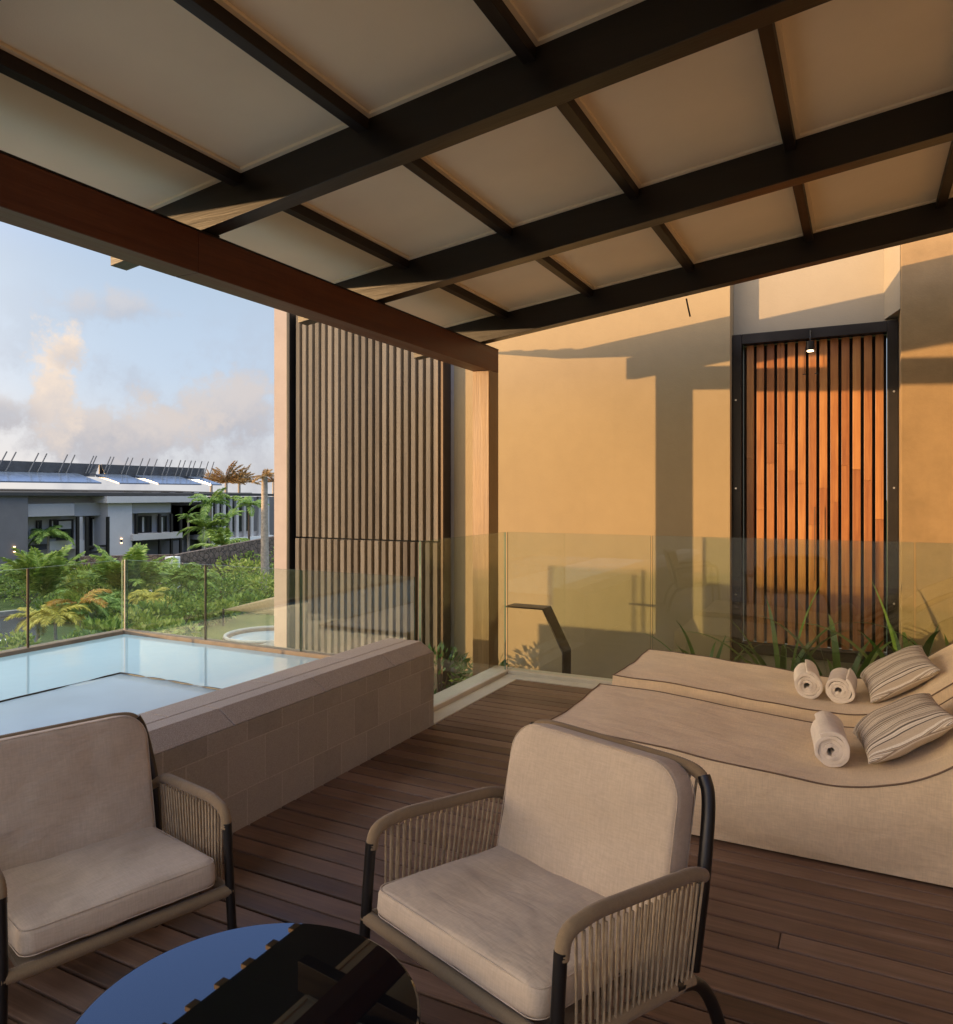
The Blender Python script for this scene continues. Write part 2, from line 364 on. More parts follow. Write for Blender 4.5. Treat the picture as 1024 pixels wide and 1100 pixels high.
def rock_mat():
    m, nt, N, L, P = new_mat('dark_rubble_stone'); b = NB(nt); v = b.pos()
    vo = b.vor(v, 2.6); ve = b.vor(v, 2.6, 'DISTANCE_TO_EDGE')
    c = b.mix(b.rng(b.noise(v, 9, 4), .3, .7), (.09, .065, .05), (.24, .17, .13))
    c = b.mix(.55, c, b.mix(b.rng(vo.outputs['Distance'], 0, .7), (.20, .15, .12), (.07, .055, .045)))
    c = b.mix(b.rng(ve.outputs['Distance'], 0, .05, 1, 0), c, (.03, .025, .02))
    L.new(c, P.inputs['Base Color']); P.inputs['Roughness'].default_value = .9
    L.new(b.bump(b.rng(ve.outputs['Distance'], 0, .12), .8, .05), P.inputs['Normal']); return m
M['rock'] = rock_mat()

# ------------------------------------------------------------------ mesh helpers
class MB:
    def __init__(s): s.v = []; s.f = []; s.sm = []; s.mi = []
    def add(s, vs, fs, smooth=False, mi=0):
        o = len(s.v); s.v += [tuple(p) for p in vs]
        for f in fs: s.f.append(tuple(i + o for i in f)); s.sm.append(smooth); s.mi.append(mi)
    def box(s, x0, x1, y0, y1, z0, z1, mi=0):
        s.add([(x0, y0, z0), (x1, y0, z0), (x1, y1, z0), (x0, y1, z0), (x0, y0, z1), (x1, y0, z1), (x1, y1, z1), (x0, y1, z1)],
              [(0, 3, 2, 1), (4, 5, 6, 7), (0, 1, 5, 4), (1, 2, 6, 5), (2, 3, 7, 6), (3, 0, 4, 7)], mi=mi)
    def hexa(s, p, mi=0):   # eight corners, bottom ring then top ring
        s.add(p, [(0, 3, 2, 1), (4, 5, 6, 7), (0, 1, 5, 4), (1, 2, 6, 5), (2, 3, 7, 6), (3, 0, 4, 7)], mi=mi)
    def prism(s, poly, axis, a, b):
        """poly of 2D points swept along an axis from a to b; for 'y' points are (x,z), 'x' -> (y,z), 'z' -> (x,y)"""
        n = len(poly)
        def P(q, t): return (t, q[0], q[1]) if axis == 'x' else (q[0], t, q[1]) if axis == 'y' else (q[0], q[1], t)
        vs = [P(q, a) for q in poly] + [P(q, b) for q in poly]
        fs = [tuple(range(n)), tuple(range(2 * n - 1, n - 1, -1))] + [(i, i + n, (i + 1) % n + n, (i + 1) % n) for i in range(n)]
        s.add(vs, fs)
    def tube(s, pts, rad, n=8, caps=True, closed=False):
        pts = [Vector(p) for p in pts]; k = len(pts); rings = []
        rads = rad if isinstance(rad, (list, tuple)) else [rad] * k
        t0 = (pts[1] - pts[0]).normalized(); up = Vector((0, 0, 1)) if abs(t0.z) < .9 else Vector((1, 0, 0))
        nrm = t0.cross(up).normalized(); vs = []
        for i, p in enumerate(pts):
            a = pts[(i - 1) % k] if closed or i > 0 else p; c = pts[(i + 1) % k] if closed or i < k - 1 else p
            t = (c - a).normalized(); nrm = (nrm - t * nrm.dot(t)).normalized(); bn = t.cross(nrm)
            for j in range(n):
                w = 2 * math.pi * j / n; vs.append(p + (nrm * math.cos(w) + bn * math.sin(w)) * rads[i])
        fs = []
        for i in range(k if closed else k - 1):
            i2 = (i + 1) % k
            for j in range(n): fs.append((i * n + j, i * n + (j + 1) % n, i2 * n + (j + 1) % n, i2 * n + j))
        s.add(vs, fs, True)
        if caps and not closed:
            s.add(vs[:n], [tuple(range(n - 1, -1, -1))]); s.add(vs[-n:], [tuple(range(n))])
    def grid(s, rows, closed_u=False, smooth=True, mi=0):
        h = len(rows); w = len(rows[0]); vs = [p for r in rows for p in r]; fs = []
        for i in range(h - 1):
            for j in range(w if closed_u else w - 1):
                fs.append((i * w + j, i * w + (j + 1) % w, (i + 1) * w + (j + 1) % w, (i + 1) * w + j))
        s.add(vs, fs, smooth, mi)
    def build(s, name, mat, parent=None, bevel=0.0, seg=2, sub=0):
        me = bpy.data.meshes.new(name); me.from_pydata(s.v, [], s.f)
        me.polygons.foreach_set('use_smooth', s.sm); me.polygons.foreach_set('material_index', s.mi)
        for q in (mat if isinstance(mat, (list, tuple)) else [mat]): me.materials.append(q)
        me.update(); o = bpy.data.objects.new(name, me); COL.objects.link(o)
        if parent: o.parent = parent
        if bevel:
            md = o.modifiers.new('bevel', 'BEVEL'); md.width = bevel; md.segments = seg; md.limit_method = 'ANGLE'; md.angle_limit = R(40)
        if sub:
            md = o.modifiers.new('sub', 'SUBSURF'); md.levels = sub; md.render_levels = sub
        return o
def tag(o, label, cat, group=None, kind=None):
    if label: o['label'] = label
    if cat: o['category'] = cat
    if group: o['group'] = group
    if kind: o['kind'] = kind
    return o
def empty(name, loc=(0, 0, 0), rz=0.0):
    o = bpy.data.objects.new(name, None); COL.objects.link(o); o.location = loc; o.rotation_euler.z = rz
    o.empty_display_size = .1; return o
def struct(o): o['kind'] = 'structure'; return o
def copy_tree(o, parent=None):
    c = o.copy(); COL.objects.link(c); c.parent = parent
    for ch in list(o.children): copy_tree(ch, c)
    return c
def arc(c, r, a0, a1, n, u, v):
    c = Vector(c); u = Vector(u); v = Vector(v)
    return [c + u * (r * math.cos(a0 + (a1 - a0) * i / n)) + v * (r * math.sin(a0 + (a1 - a0) * i / n)) for i in range(n + 1)]
def smooth_path(pts, r=.06, n=6):
    """polyline with rounded corners"""
    pts = [Vector(p) for p in pts]; out = [pts[0]]
    for i in range(1, len(pts) - 1):
        a, b, c = pts[i - 1], pts[i], pts[i + 1]
        d1 = min(r, (a - b).length * .49); d2 = min(r, (c - b).length * .49)
        p, q = b + (a - b).normalized() * d1, b + (c - b).normalized() * d2
        for k in range(n + 1):
            t = k / n; out.append(p * (1 - t) ** 2 + b * 2 * t * (1 - t) + q * t ** 2)
    out.append(pts[-1]); return out
def ray(px, py):
    s, c = math.sin(YAW), math.cos(YAW); a = (px - CXP) / FPX; b = (CYP - py) / FPX
    return Vector((-s + a * c, c + a * s, b))
def onZ(px, py, z): d = ray(px, py); t = (z - CAMH) / d.z; return Vector((d.x * t, d.y * t, z))
def onY(px, py, y): d = ray(px, py); t = y / d.y; return Vector((d.x * t, y, CAMH + d.z * t))
def onX(px, py, x): d = ray(px, py); t = x / d.x; return Vector((x, d.y * t, CAMH + d.z * t))

# ================================================================== SETTING
G = -5.0                      # garden level, the terrace is one storey up
b = MB(); b.box(-900, 900, -900, 900, G - .5, G - .02); struct(b.build('ground', M['soil']))

# deck boards along X
b = MB(); random.seed(3); y = -2.1; pitch, gap = .0975, .0095
while y < 5.15:
    x = -2.31 - random.random() * 1.2
    y1 = min(y + pitch - gap, 5.165)
    while x < 3.3:
        ln = random.uniform(3.0, 5.4); x0 = max(x, -2.31); x1 = min(x + ln - .002, 3.3)
        if x1 - x0 > .02:
            dz = random.uniform(-.0012, .0008)
            b.box(x0, x1, y, y1, -.025 + dz, dz)
        x += ln
    y += pitch
dk = b.build('deck', M['deck'], bevel=.004, seg=2); struct(dk)
b = MB(); b.box(-2.30, 3.35, -2.12, 5.16, -.30, -.034); struct(b.build('deck_base', plain('dark_subfloor', (.004, .003, .0025), .95, spec=.05)))
b = MB(); b.box(-7, 3.4, -2.2, 5.40, -5.0, -.31); struct(b.build('terrace_slab', M['villa']))
b = MB(); b.box(-7.2, 5, 5.405, 8.0, -5.0, -.62); struct(b.build('planting_floor', M['paving']))

# cream stone ledge under the rail
b = MB()
b.box(-2.44, -2.312, 3.935, 5.168, -.2, .004); b.box(-2.60, -2.4425, 3.94, 5.40, -.25, .030)
b.box(-2.44, 3.3, 5.170, 5.272, -.2, .006); b.box(-2.44, 3.3, 5.274, 5.40, -.25, .030)
tag(b.build('stone_ledge', M['ledge'], bevel=.004), 'cream stone ledge running along the edge of the timber deck', 'ledge')

# ================================================================== GLASS RAILS
def pane(root, p, q, z0, z1, t=.012, name='glass_pane'):
    p = Vector((p[0], p[1], 0)); q = Vector((q[0], q[1], 0)); d = (q - p).normalized(); n = Vector((-d.y, d.x, 0)) * t / 2
    mb = MB(); c = [p - n, q - n, q + n, p + n]
    vs = [(*c[i][:2], z0) for i in range(4)] + [(*c[i][:2], z1) for i in range(4)]
    mb.add(vs, [(0, 1, 5, 4), (2, 3, 7, 6)], mi=0); mb.add(vs, [(0, 3, 2, 1), (4, 5, 6, 7), (1, 2, 6, 5), (3, 0, 4, 7)], mi=1)
    o = mb.build(name, [M['glass'], M['edge']], root)
    return o
def clip(root, x, y, z):
    mb = MB(); mb.tube([(x, y - .014, z), (x, y + .014, z)], .02, 12); mb.build('glass_clip', M['steel'], root)
rail = empty('glass_railing', (0, 0, 0)); tag(rail, 'tall frameless glass railing around the deck corner in front of the slatted door', 'railing')
XJ = onY(700, 575, 5.32).x
pane(rail, (-2.472, 4.03), (-2.472, 5.30), .02, 1.105)
pane(rail, (-2.462, 5.325), (XJ - .006, 5.325), .02, 1.105)
pane(rail, (XJ + .006, 5.325), (XJ + 1.62, 5.325), .02, 1.105)
pane(rail, (XJ + 1.632, 5.325), (3.3, 5.325), .02, 1.105)
for z in (.12,): clip(rail, -2.472, 4.10, z)
prail = empty('pool_glass_railing', (0, 0, 0)); tag(prail, 'low frameless glass railing standing on the far rim of the plunge pool', 'railing')
PX, PY, PZ = -5.22, 4.02, .32
xs = [PX + .02, -4.33, -3.42, -2.50]
for i in range(3): pane(prail, (xs[i] + .006, PY), (xs[i + 1] - .006, PY), PZ - .02, .878)
ys = [PY - .02, 3.24, 2.40, 1.55, .70, -.15, -1.0]
for i in range(6): pane(prail, (PX, ys[i] - .006), (PX, ys[i + 1] + .006), PZ - .02, .878)
for x in (-4.33,):
    mb = MB(); mb.tube([(x, PY, PZ - .02), (x, PY, .878)], .008, 8); mb.build('joint_strip', M['blackmetal'], prail)
for yy in (3.24, 2.40):
    mb = MB(); mb.tube([(PX, yy, PZ - .02), (PX, yy, .878)], .009, 8); mb.build('joint_strip', M['bronze'], prail)
mb = MB(); mb.tube([(PX, PY, PZ - .02), (PX, PY, .878)], .006, 8); mb.build('joint_strip', M['ledge'], prail)

# ================================================================== PLUNGE POOL
pool = empty('plunge_pool', (-3.8, 1.5, 0)); tag(pool, 'raised plunge pool clad in brown granite tiles beside the deck', 'pool')
def poolpart(name, mb, mat, **k):
    o = mb.build(name, mat, None, **k); o.parent = pool; o.matrix_parent_inverse = Matrix.Translation((3.8, -1.5, 0)); return o
Y0 = -1.9; YE = 3.925
mb = MB(); mb.prism([(-2.31, -.32), (-2.31, .440), (-2.333, .440), (-2.63, .440), (-2.63, -.32)], 'y', Y0, YE); poolpart('tiled_wall', mb, M['tile'])
mb = MB()
yy = Y0
while yy < YE - .01:
    y2 = min(yy + .60, YE); g = .0015
    mb.prism([(-2.310, .4412), (-2.402, .500), (-2.488, .500), (-2.488, .4412)], 'y', yy + g, y2 - g)
    mb.prism([(-2.4915, .4412), (-2.4915, .4995), (-2.635, .4995), (-2.635, .4412)], 'y', yy + g - .18 if yy > Y0 else yy, y2 - g - (.18 if y2 < YE else 0))
    yy = y2
poolpart('coping', mb, M['cap'], bevel=.004)
mb = MB()
mb.box(PX - .06, -2.632, PY - .022, PY + .05, -1.5, PZ); mb.box(PX - .06, PX + .022, Y0, PY - .024, -1.5, PZ)
poolpart('rim', mb, M['rimstone'], bevel=.004)
mb = MB(); mb.box(PX + .024, -2.637, Y0, PY - .024, PZ - .06, PZ - .028); poolpart('water', mb, M['water'])
# floating cover with a slightly wavy edge
mb = MB(); n = 46
def cov_edge(t, k): return .012 * noise.noise(Vector((t * 4.0, k, 0))) + .01 * noise.noise(Vector((t * 13.0, k, 3)))
rows = []
for i in range(n + 1):
    yv = Y0 + .1 + (3.07 - Y0 - .1) * i / n; r = []
    for j in range(25):
        xv = -4.03 + (-2.66 + 4.03) * j / 24
        ex = cov_edge(yv, 1) if j == 0 else 0; ey = cov_edge(xv, 2) if i == n else 0
        zz = PZ - .016 + .003 * noise.noise(Vector((xv * 2.5, yv * 2.5, 0)))
        r.append((xv + ex, yv + ey, zz))
    rows.append(r)
mb.grid(rows)
o = poolpart('pool_cover', mb, M['cover']); md = o.modifiers.new('solid', 'SOLIDIFY'); md.thickness = .010; md.offset = -1
mb = MB()
pts = [Vector(rows[n][j]) + Vector((0, .004, .002)) for j in range(24, -1, -1)] + [Vector(rows[i][0]) + Vector((-.004, 0, .002)) for i in range(n - 1, 0, -1)]
mb.tube(pts, [.0065 if random.random() < .75 else .0015 for _ in pts], 6)
o = poolpart('cover_hem', mb, M['black'])

# ================================================================== PERGOLA
perg = empty('pergola_roof', (-2.675, 5.36, 0)); tag(perg, 'sloping timber pergola roof with dark rafters and white panels over the deck', 'pergola')
def pp(name, mb, mat, parent=None, **k):
    o = mb.build(name, mat, None, **k)
    if parent: o.parent = parent
    else: o.parent = perg; o.matrix_parent_inverse = Matrix.Translation((2.675, -5.36, 0))
    return o
SL = .122
def zb(x): return 2.578 + SL * (x + 2.6)       # underside of the rafters
def zt(x): return 2.768 + SL * (x + 2.6)       # underside of the white boards
FX0, FX1, FZ0, FZ1 = -2.745, -2.60, 2.378, 2.562
for y0, y1 in ((-.42, 2.372), (2.3735, 5.448)):
    mb = MB(); mb.box(FX0, FX1, y0, y1, FZ0, FZ1); pp('fascia_beam', mb, M['fascia'], bevel=.003)
mb = MB(); mb.box(FX0 - .0015, FX1 + .0015, -.42, 5.449, FZ1 + .0005, FZ1 + .008); pp('flashing', mb, M['blackmetal'])
mb = MB(); mb.box(FX0, FX1, 5.272, 5.447, -.6, FZ0 - .001); pp('post', mb, M['post'], bevel=.003)
RY = [-.325, 1.05, 2.40, 3.75, 5.15]; RX0, RX1 = -3.22, 3.3
for ry in RY:
    mb = MB(); mb.prism([(RX0, zb(RX0)), (RX1, zb(RX1)), (RX1, zt(RX1) - .0005), (RX0, zt(RX0) - .0005)], 'y', ry, ry + .09)
    r = pp('rafter', mb, M['rafter'], bevel=.002)
    mb = MB()
    for yy in (ry + .02, ry + .12):
        for xx in (-2.64, -2.70):
            mb.tube([(xx, yy, FZ1 + .006), (xx, yy, FZ1 + .03)], .011, 8); mb.tube([(xx, yy, FZ1 + .03), (xx, yy, FZ1 + .042)], .005, 6)
    mb.box(-2.715, -2.615, ry + .0905, ry + .14, FZ1 + .0082, FZ1 + .013)
    pp('bolt', mb, M['black'])
PXS = [-2.40, -1.73, -1.025, -.29, .42, 1.13, 1.84, 2.55]
for i in range(len(RY) - 1):
    for px in PXS:
        w = .024; mb = MB()
        y0, y1 = RY[i] + .0905, RY[i + 1] - .0005
        mb.hexa([(px - w, y0, zt(px) - .058), (px + w, y0, zt(px) - .055), (px + w, y1, zt(px) - .055), (px - w, y1, zt(px) - .058),
                 (px - w, y0, zt(px - w) - .001), (px + w, y0, zt(px + w) - .001), (px + w, y1, zt(px + w) - .001), (px - w, y1, zt(px - w) - .001)])
        pp('purlin', mb, M['purlin'], bevel=.002)
# thin eave sheet that carries the roof out past the rafter tails, with small blocks along its edge
EX, EZ0, EZ1 = -3.82, 2.703, 2.800
for (ya, yb) in [(RY[i], RY[i + 1]) for i in range(len(RY) - 1)] + [(RY[-1], 5.86)]:
    y0, y1 = ya + .0456, yb + .0444
    mb = MB(); mb.hexa([(EX, y0, EZ1), (-3.162, y0, EZ0), (-3.162, y1, EZ0), (EX, y1, EZ1), (EX, y0, EZ1 + .022), (-3.162, y0, EZ0 + .04), (-3.162, y1, EZ0 + .04), (EX, y1, EZ1 + .022)])
    pp('eave_sheet', mb, M['rafter'])
for k in range(25):
    ye = -.25 + .245 * k; mb = MB(); mb.box(EX - .055, EX - .001, ye, ye + .085, EZ1 + .001, EZ1 + .032)
    pp('eave_block', mb, M['eaveblock'])
# boards between the timbers, each with a thin trim
edges = [-3.16] + PXS + [3.3]
rows_y = [(RY[i], RY[i + 1]) for i in range(len(RY) - 1)] + [(RY[-1], 5.86)]
for (ya, yb) in rows_y:
    for i in range(len(edges) - 1):
        xa, xb = edges[i] + .0006, edges[i + 1] - .0006
        mb = MB(); y0, y1 = ya + .0456, yb + .0444
        mb.hexa([(xa, y0, zt(xa)), (xb, y0, zt(xb)), (xb, y1, zt(xb)), (xa, y1, zt(xa)), (xa, y0, zt(xa) + .05), (xb, y0, zt(xb) + .05), (xb, y1, zt(xb) + .05), (xa, y1, zt(xa) + .05)])
        pn = pp('ceiling_panel', mb, M['panel'])
        if yb < 5.5:
            mb = MB(); q0, q1 = ya + .091, yb - .0008; u0, u1 = max(edges[i] + .0245, RX0), edges[i + 1] - .0245
            mb.hexa([(u0, q1 - .022, zt(u0) - .012), (u1, q1 - .022, zt(u1) - .012), (u1, q1, zt(u1) - .012), (u0, q1, zt(u0) - .012),
                     (u0, q1 - .022, zt(u0) - .0005), (u1, q1 - .022, zt(u1) - .0005), (u1, q1, zt(u1) - .0005), (u0, q1, zt(u0) - .0005)])
            mb.hexa([(u0, q0, zt(u0) - .012), (u0 + .018, q0, zt(u0 + .018) - .012), (u0 + .018, q1 - .023, zt(u0 + .018) - .012), (u0, q1 - .023, zt(u0) - .012),
                     (u0, q0, zt(u0) - .0005), (u0 + .018, q0, zt(u0 + .018) - .0005), (u0 + .018, q1 - .023, zt(u0 + .018) - .0005), (u0, q1 - .023, zt(u0) - .0005)])
            o = mb.build('trim', M['panel'], None); o.parent = pn; o.matrix_parent_inverse = (perg.matrix_world @ Matrix.Translation((0, 0, 0))).inverted() if False else Matrix.Identity(4)
            o.matrix_parent_inverse = Matrix.Translation((0, 0, 0))
mb = MB(); mb.tube(smooth_path([(-1.08, 5.30, zb(-1.08)), (-1.075, 5.33, zb(-1.08) - .05), (-1.06, 5.33, zb(-1.08) - .12)], .03, 4), .006, 6)
pp('loose_cable', mb, M['black'])

# ================================================================== NEIGHBOURING VILLA WALL, DOOR, SCREEN
vil = empty('neighbour_villa', (-1.5, 7, 0)); tag(vil, 'ochre plastered villa wall opposite the terrace with a tall slatted door', 'house')
def vp(name, mb, mat, parent=None, **k):
    o = mb.build(name, mat, None, **k)
    if parent: o.parent = parent
    else: o.parent = vil; o.matrix_parent_inverse = Matrix.Translation((1.5, -7, 0))
    return o
WY = 6.55; DY = 6.75
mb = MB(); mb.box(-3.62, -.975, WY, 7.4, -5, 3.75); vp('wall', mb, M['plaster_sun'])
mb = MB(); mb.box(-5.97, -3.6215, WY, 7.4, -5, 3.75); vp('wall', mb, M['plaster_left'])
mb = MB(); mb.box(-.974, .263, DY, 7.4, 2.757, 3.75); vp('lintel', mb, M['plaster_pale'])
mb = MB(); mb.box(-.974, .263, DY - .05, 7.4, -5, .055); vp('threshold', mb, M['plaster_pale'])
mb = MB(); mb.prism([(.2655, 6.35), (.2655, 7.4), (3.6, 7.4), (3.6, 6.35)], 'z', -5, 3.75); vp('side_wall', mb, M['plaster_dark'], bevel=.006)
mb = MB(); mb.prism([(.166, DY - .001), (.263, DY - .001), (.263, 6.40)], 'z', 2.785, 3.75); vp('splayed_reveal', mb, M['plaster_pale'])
door = MB(); fw = .075
x0, x1, z0, z1 = -.972, .261, .057, 2.755
door.box(x0, x0 + fw, DY - .10, DY + .02, z0, z1); door.box(x1 - fw, x1, DY - .10, DY + .02, z0, z1)
door.box(x0 + fw + .001, x1 - fw - .001, DY - .10, DY + .02, z1 - .085, z1); door.box(x0 + fw + .001, x1 - fw - .001, DY - .10, DY + .02, z0, z0 + .085)
dframe = vp('door_frame', door, M['blackmetal'], bevel=.003)
mb = MB(); mb.box(x0 + fw + .002, x1 - fw - .002, DY + .04, DY + .06, z0 + .087, z1 - .087); o = mb.build('backing_panel', plain('brown_backing', (.035, .022, .014), .7), dframe)
mb = MB(); nb = 13; xa, xb = x0 + fw + .022, x1 - fw - .012
for i in range(nb):
    cx = xa + (xb - xa) * (i + .5) / nb; w = .0285
    zj = z0 + .1 + random.uniform(.9, 1.7)
    mb.box(cx - w, cx + w, DY - .035, DY + .015, z0 + .09, zj - .001); mb.box(cx - w, cx + w, DY - .035, DY + .015, zj, z1 - .09)
mb.build('door_batten', M['batten'], dframe, bevel=.002)
for zz in (2.2, 1.45, .55):
    for xx in (x0 + .03, x1 - .03):
        mb = MB(); mb.tube([(xx, DY - .100, zz), (xx, DY - .106, zz)], .008, 8); mb.build('screw', M['steel'], dframe)
mb = MB(); mb.tube([(-.33, DY - .107, 1.3), (-.33, DY - .107, .7)], .004, 6); mb.build('closing_edge', M['bronze'], dframe)
# lit spotlight hanging in front of the battens
lamp = empty('wall_spotlight', (-.36, DY - .17, 2.63)); tag(lamp, 'small black cylinder spotlight glowing above the slatted door', 'lamp')
mb = MB(); mb.tube([(0, 0, .0), (0, 0, -.072)], .030, 20); mb.build('lamp_body', M['blackmetal'], lamp)
mb = MB(); mb.tube([(0, 0, -.0725), (0, 0, -.079)], .024, 20); mb.build('lens', M['lens'], lamp)
mb = MB(); mb.tube([(0, 0, .0), (0, .0, .09), (0, .09, .10)], .005, 6); mb.build('bracket', M['blackmetal'], lamp)
mb = MB()
for xx in (-.045, .045):
    mb.tube([(xx * .6, 0, -.02), (xx, 0, -.10), (xx, 0, -.26)], .0022, 5); mb.tube([(xx - .012, 0, -.26), (xx + .012, 0, -.26)], .004, 6)
mb.build('wire', M['blackmetal'], lamp)

# tall batten screen
scr = empty('batten_screen', (-4.63, 6.45, 0)); tag(scr, 'tall screen of thin upright timber battens left of the ochre wall', 'screen')
def sp(name, mb, mat, **k):
    o = mb.build(name, mat, None, **k); o.parent = scr; o.matrix_parent_inverse = Matrix.Translation((4.63, -6.45, 0)); return o
SX0, SX1, SY = -5.54, -3.70, 6.40; ZJ = .925
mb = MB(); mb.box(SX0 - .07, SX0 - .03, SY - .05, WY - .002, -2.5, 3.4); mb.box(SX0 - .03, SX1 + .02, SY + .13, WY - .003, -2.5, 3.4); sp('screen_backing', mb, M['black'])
mb = MB(); ns = 21
for i in range(ns):
    cx = SX0 + (SX1 - SX0) * (i + .5) / ns; w = .0245
    mb.box(cx - w, cx + w, SY, SY + .072, ZJ + .010, 3.4); mb.box(cx - w, cx + w, SY - .012, SY + .072, -2.5, ZJ - .006)
sp('upright_batten', mb, M['screen_batten'], bevel=.002)
mb = MB(); mb.box(SX1 + .021, SX1 + .045, SY - .01, WY - .002, -2.5, 3.4); sp('end_trim', mb, M['bronze'])

# ribbon of bent bronze plate rising behind the rail
def bent_plate():
    n0 = [onZ(546, 655.5, .47), onZ(574, 657, .47)]
    yn, yf = 5.62, 5.80
    prof = [(-2.62, .475), (-2.285, .475), (-2.11, .135), (-2.11, -.62)]
    mb = MB(); t = .012
    inner = [(-2.62, .475 - t), (-2.285 - t * .6, .475 - t), (-2.11 - t, .135 - t * .3), (-2.11 - t, -.62)]
    mb.prism(prof + inner[::-1], 'y', yn, yf)
    return tag(mb.build('stair_side_plate', M['bronze'], bevel=.002), 'bent dark bronze plate standing behind the glass railing corner', 'stair guard')
bent_plate()

# the terrace's own house, behind the photographer and to the right
own = empty('terrace_villa', (1, -2.2, 0)); tag(own, 'cream plastered villa wrapping the back and right side of the deck', 'house')
def op(name, mb, mat, **k):
    o = mb.build(name, mat, None, **k); o.parent = own; o.matrix_parent_inverse = Matrix.Translation((-1, 2.2, 0)); return o
mb = MB(); mb.box(3.35, 3.6, -2.6, 6.34, -5, 3.2); op('wall', mb, M['villa'])
mb = MB(); mb.box(1.2, 3.349, -2.6, -2.2, -5, 3.2); op('wall', mb, M['villa'])
mb = MB(); mb.box(3.342, 3.349, .2, 2.6, .02, 2.35); op('sliding_glass_door', mb, M['win'])
gw = MB(); gw.box(-11.75, 4.2, -6.2, -6.0, -5, 2.10); tag(gw.build('sun_block_wall', M['villa']), 'cream wall behind the terrace, added out of view to block the low sun', 'wall')  # added unseen wall that keeps the low sun off the deck
nw = empty('screen_shade_wall', (-14, -1, 0)); tag(nw, 'tall narrow grey wall added beyond the plunge pool to shade the batten screen', 'wall')  # added unseen wall, sized so its shadow covers the batten screen
mb = MB(); mb.box(-11.9, -11.5, -1.13, .30, -5, 4.5); o = mb.build('wall', M['grey_wall'], None); o.parent = nw; o.matrix_parent_inverse = Matrix.Translation((14, 1, 0))
mb = MB(); mb.box(-11.95, -11.45, -1.18, .35, 4.501, 4.58); o = mb.build('wall_cap', M['roof_grey'], None); o.parent = nw; o.matrix_parent_inverse = Matrix.Translation((14, 1, 0))

# ================================================================== SOFT FURNISHINGS
def rrect(w, h, rads, n=8):
    """rounded rectangle outline, corner radii in order (+,+) (-,+) (-,-) (+,-)"""
    out = []
    for (sx, sy), r, a0 in zip(((1, 1), (-1, 1), (-1, -1), (1, -1)), rads, (0, 90, 180, 270)):
        cx, cy = sx * (w / 2 - r), sy * (h / 2 - r)
        for k in range(n + 1):
            a = R(a0 + 90 * k / n); out.append((cx + r * math.cos(a), cy + r * math.sin(a)))
    res = []                                   # even out the straight runs
    for i in range(len(out)):
        p, q = out[i], out[(i + 1) % len(out)]; res.append(p)
        d = math.dist(p, q); k = int(d / .035)
        for j in range(1, k + 1): res.append((p[0] + (q[0] - p[0]) * j / (k + 1), p[1] + (q[1] - p[1]) * j / (k + 1)))
    return res
def cushion_mesh(w, h, t, rads, edge=.022, dome=.015, seed=0, wr=.004, rings=11):
    ol = rrect(w, h, rads); mb = MB(); rows = []
    def ring(inset, z, dm):
        r = []
        sx, sy = 1 - inset / (w / 2), 1 - inset / (h / 2)
        for (x, y) in ol:
            X, Y = x * max(sx, 0), y * max(sy, 0)
            u = 1 - max(abs(X) / (w / 2), abs(Y) / (h / 2)) ** 2
            q = Vector((X * 7, Y * 7, seed * 9.1 + (5 if z < 0 else 0)))
            d = noise.noise(q) * wr + noise.noise(q * 2.7) * wr * .5
            r.append((X, Y, z + dm * u + d * (1 if abs(z) > t * .3 else 0)))
        return r
    m = min(w, h) / 2
    ins = [m * .999 * (1 - (k / rings)) ** 1 + edge * (k / rings) for k in range(rings)]
    for i in ins: rows.append(ring(i, t / 2, dome))
    for k in range(0, 6):
        a = R(90 - 18 * k); rows.append(ring(edge - edge * math.cos(a), t / 2 - edge + edge * math.sin(a), 0))
    for k in range(0, 6):
        a = R(18 * k); rows.append(ring(edge - edge * math.cos(a), -t / 2 + edge - edge * math.sin(a), 0))
    for i in reversed(ins): rows.append(ring(i, -t / 2, -dome * .5))
    mb.grid(rows, True)
    mb.add(rows[0], [tuple(range(len(ol)))], True); mb.add(rows[-1], [tuple(range(len(ol) - 1, -1, -1))], True)
    # seam cord round both rims
    pip = MB()
    for zz, s in ((t / 2 - edge * .32, 1), (-t / 2 + edge * .32, -1)):
        e = edge * .16
        pip.tube([(x * (1 - e / (w / 2)), y * (1 - e / (h / 2)), zz) for x, y in ol], .0014, 5, closed=True)
    return mb, pip

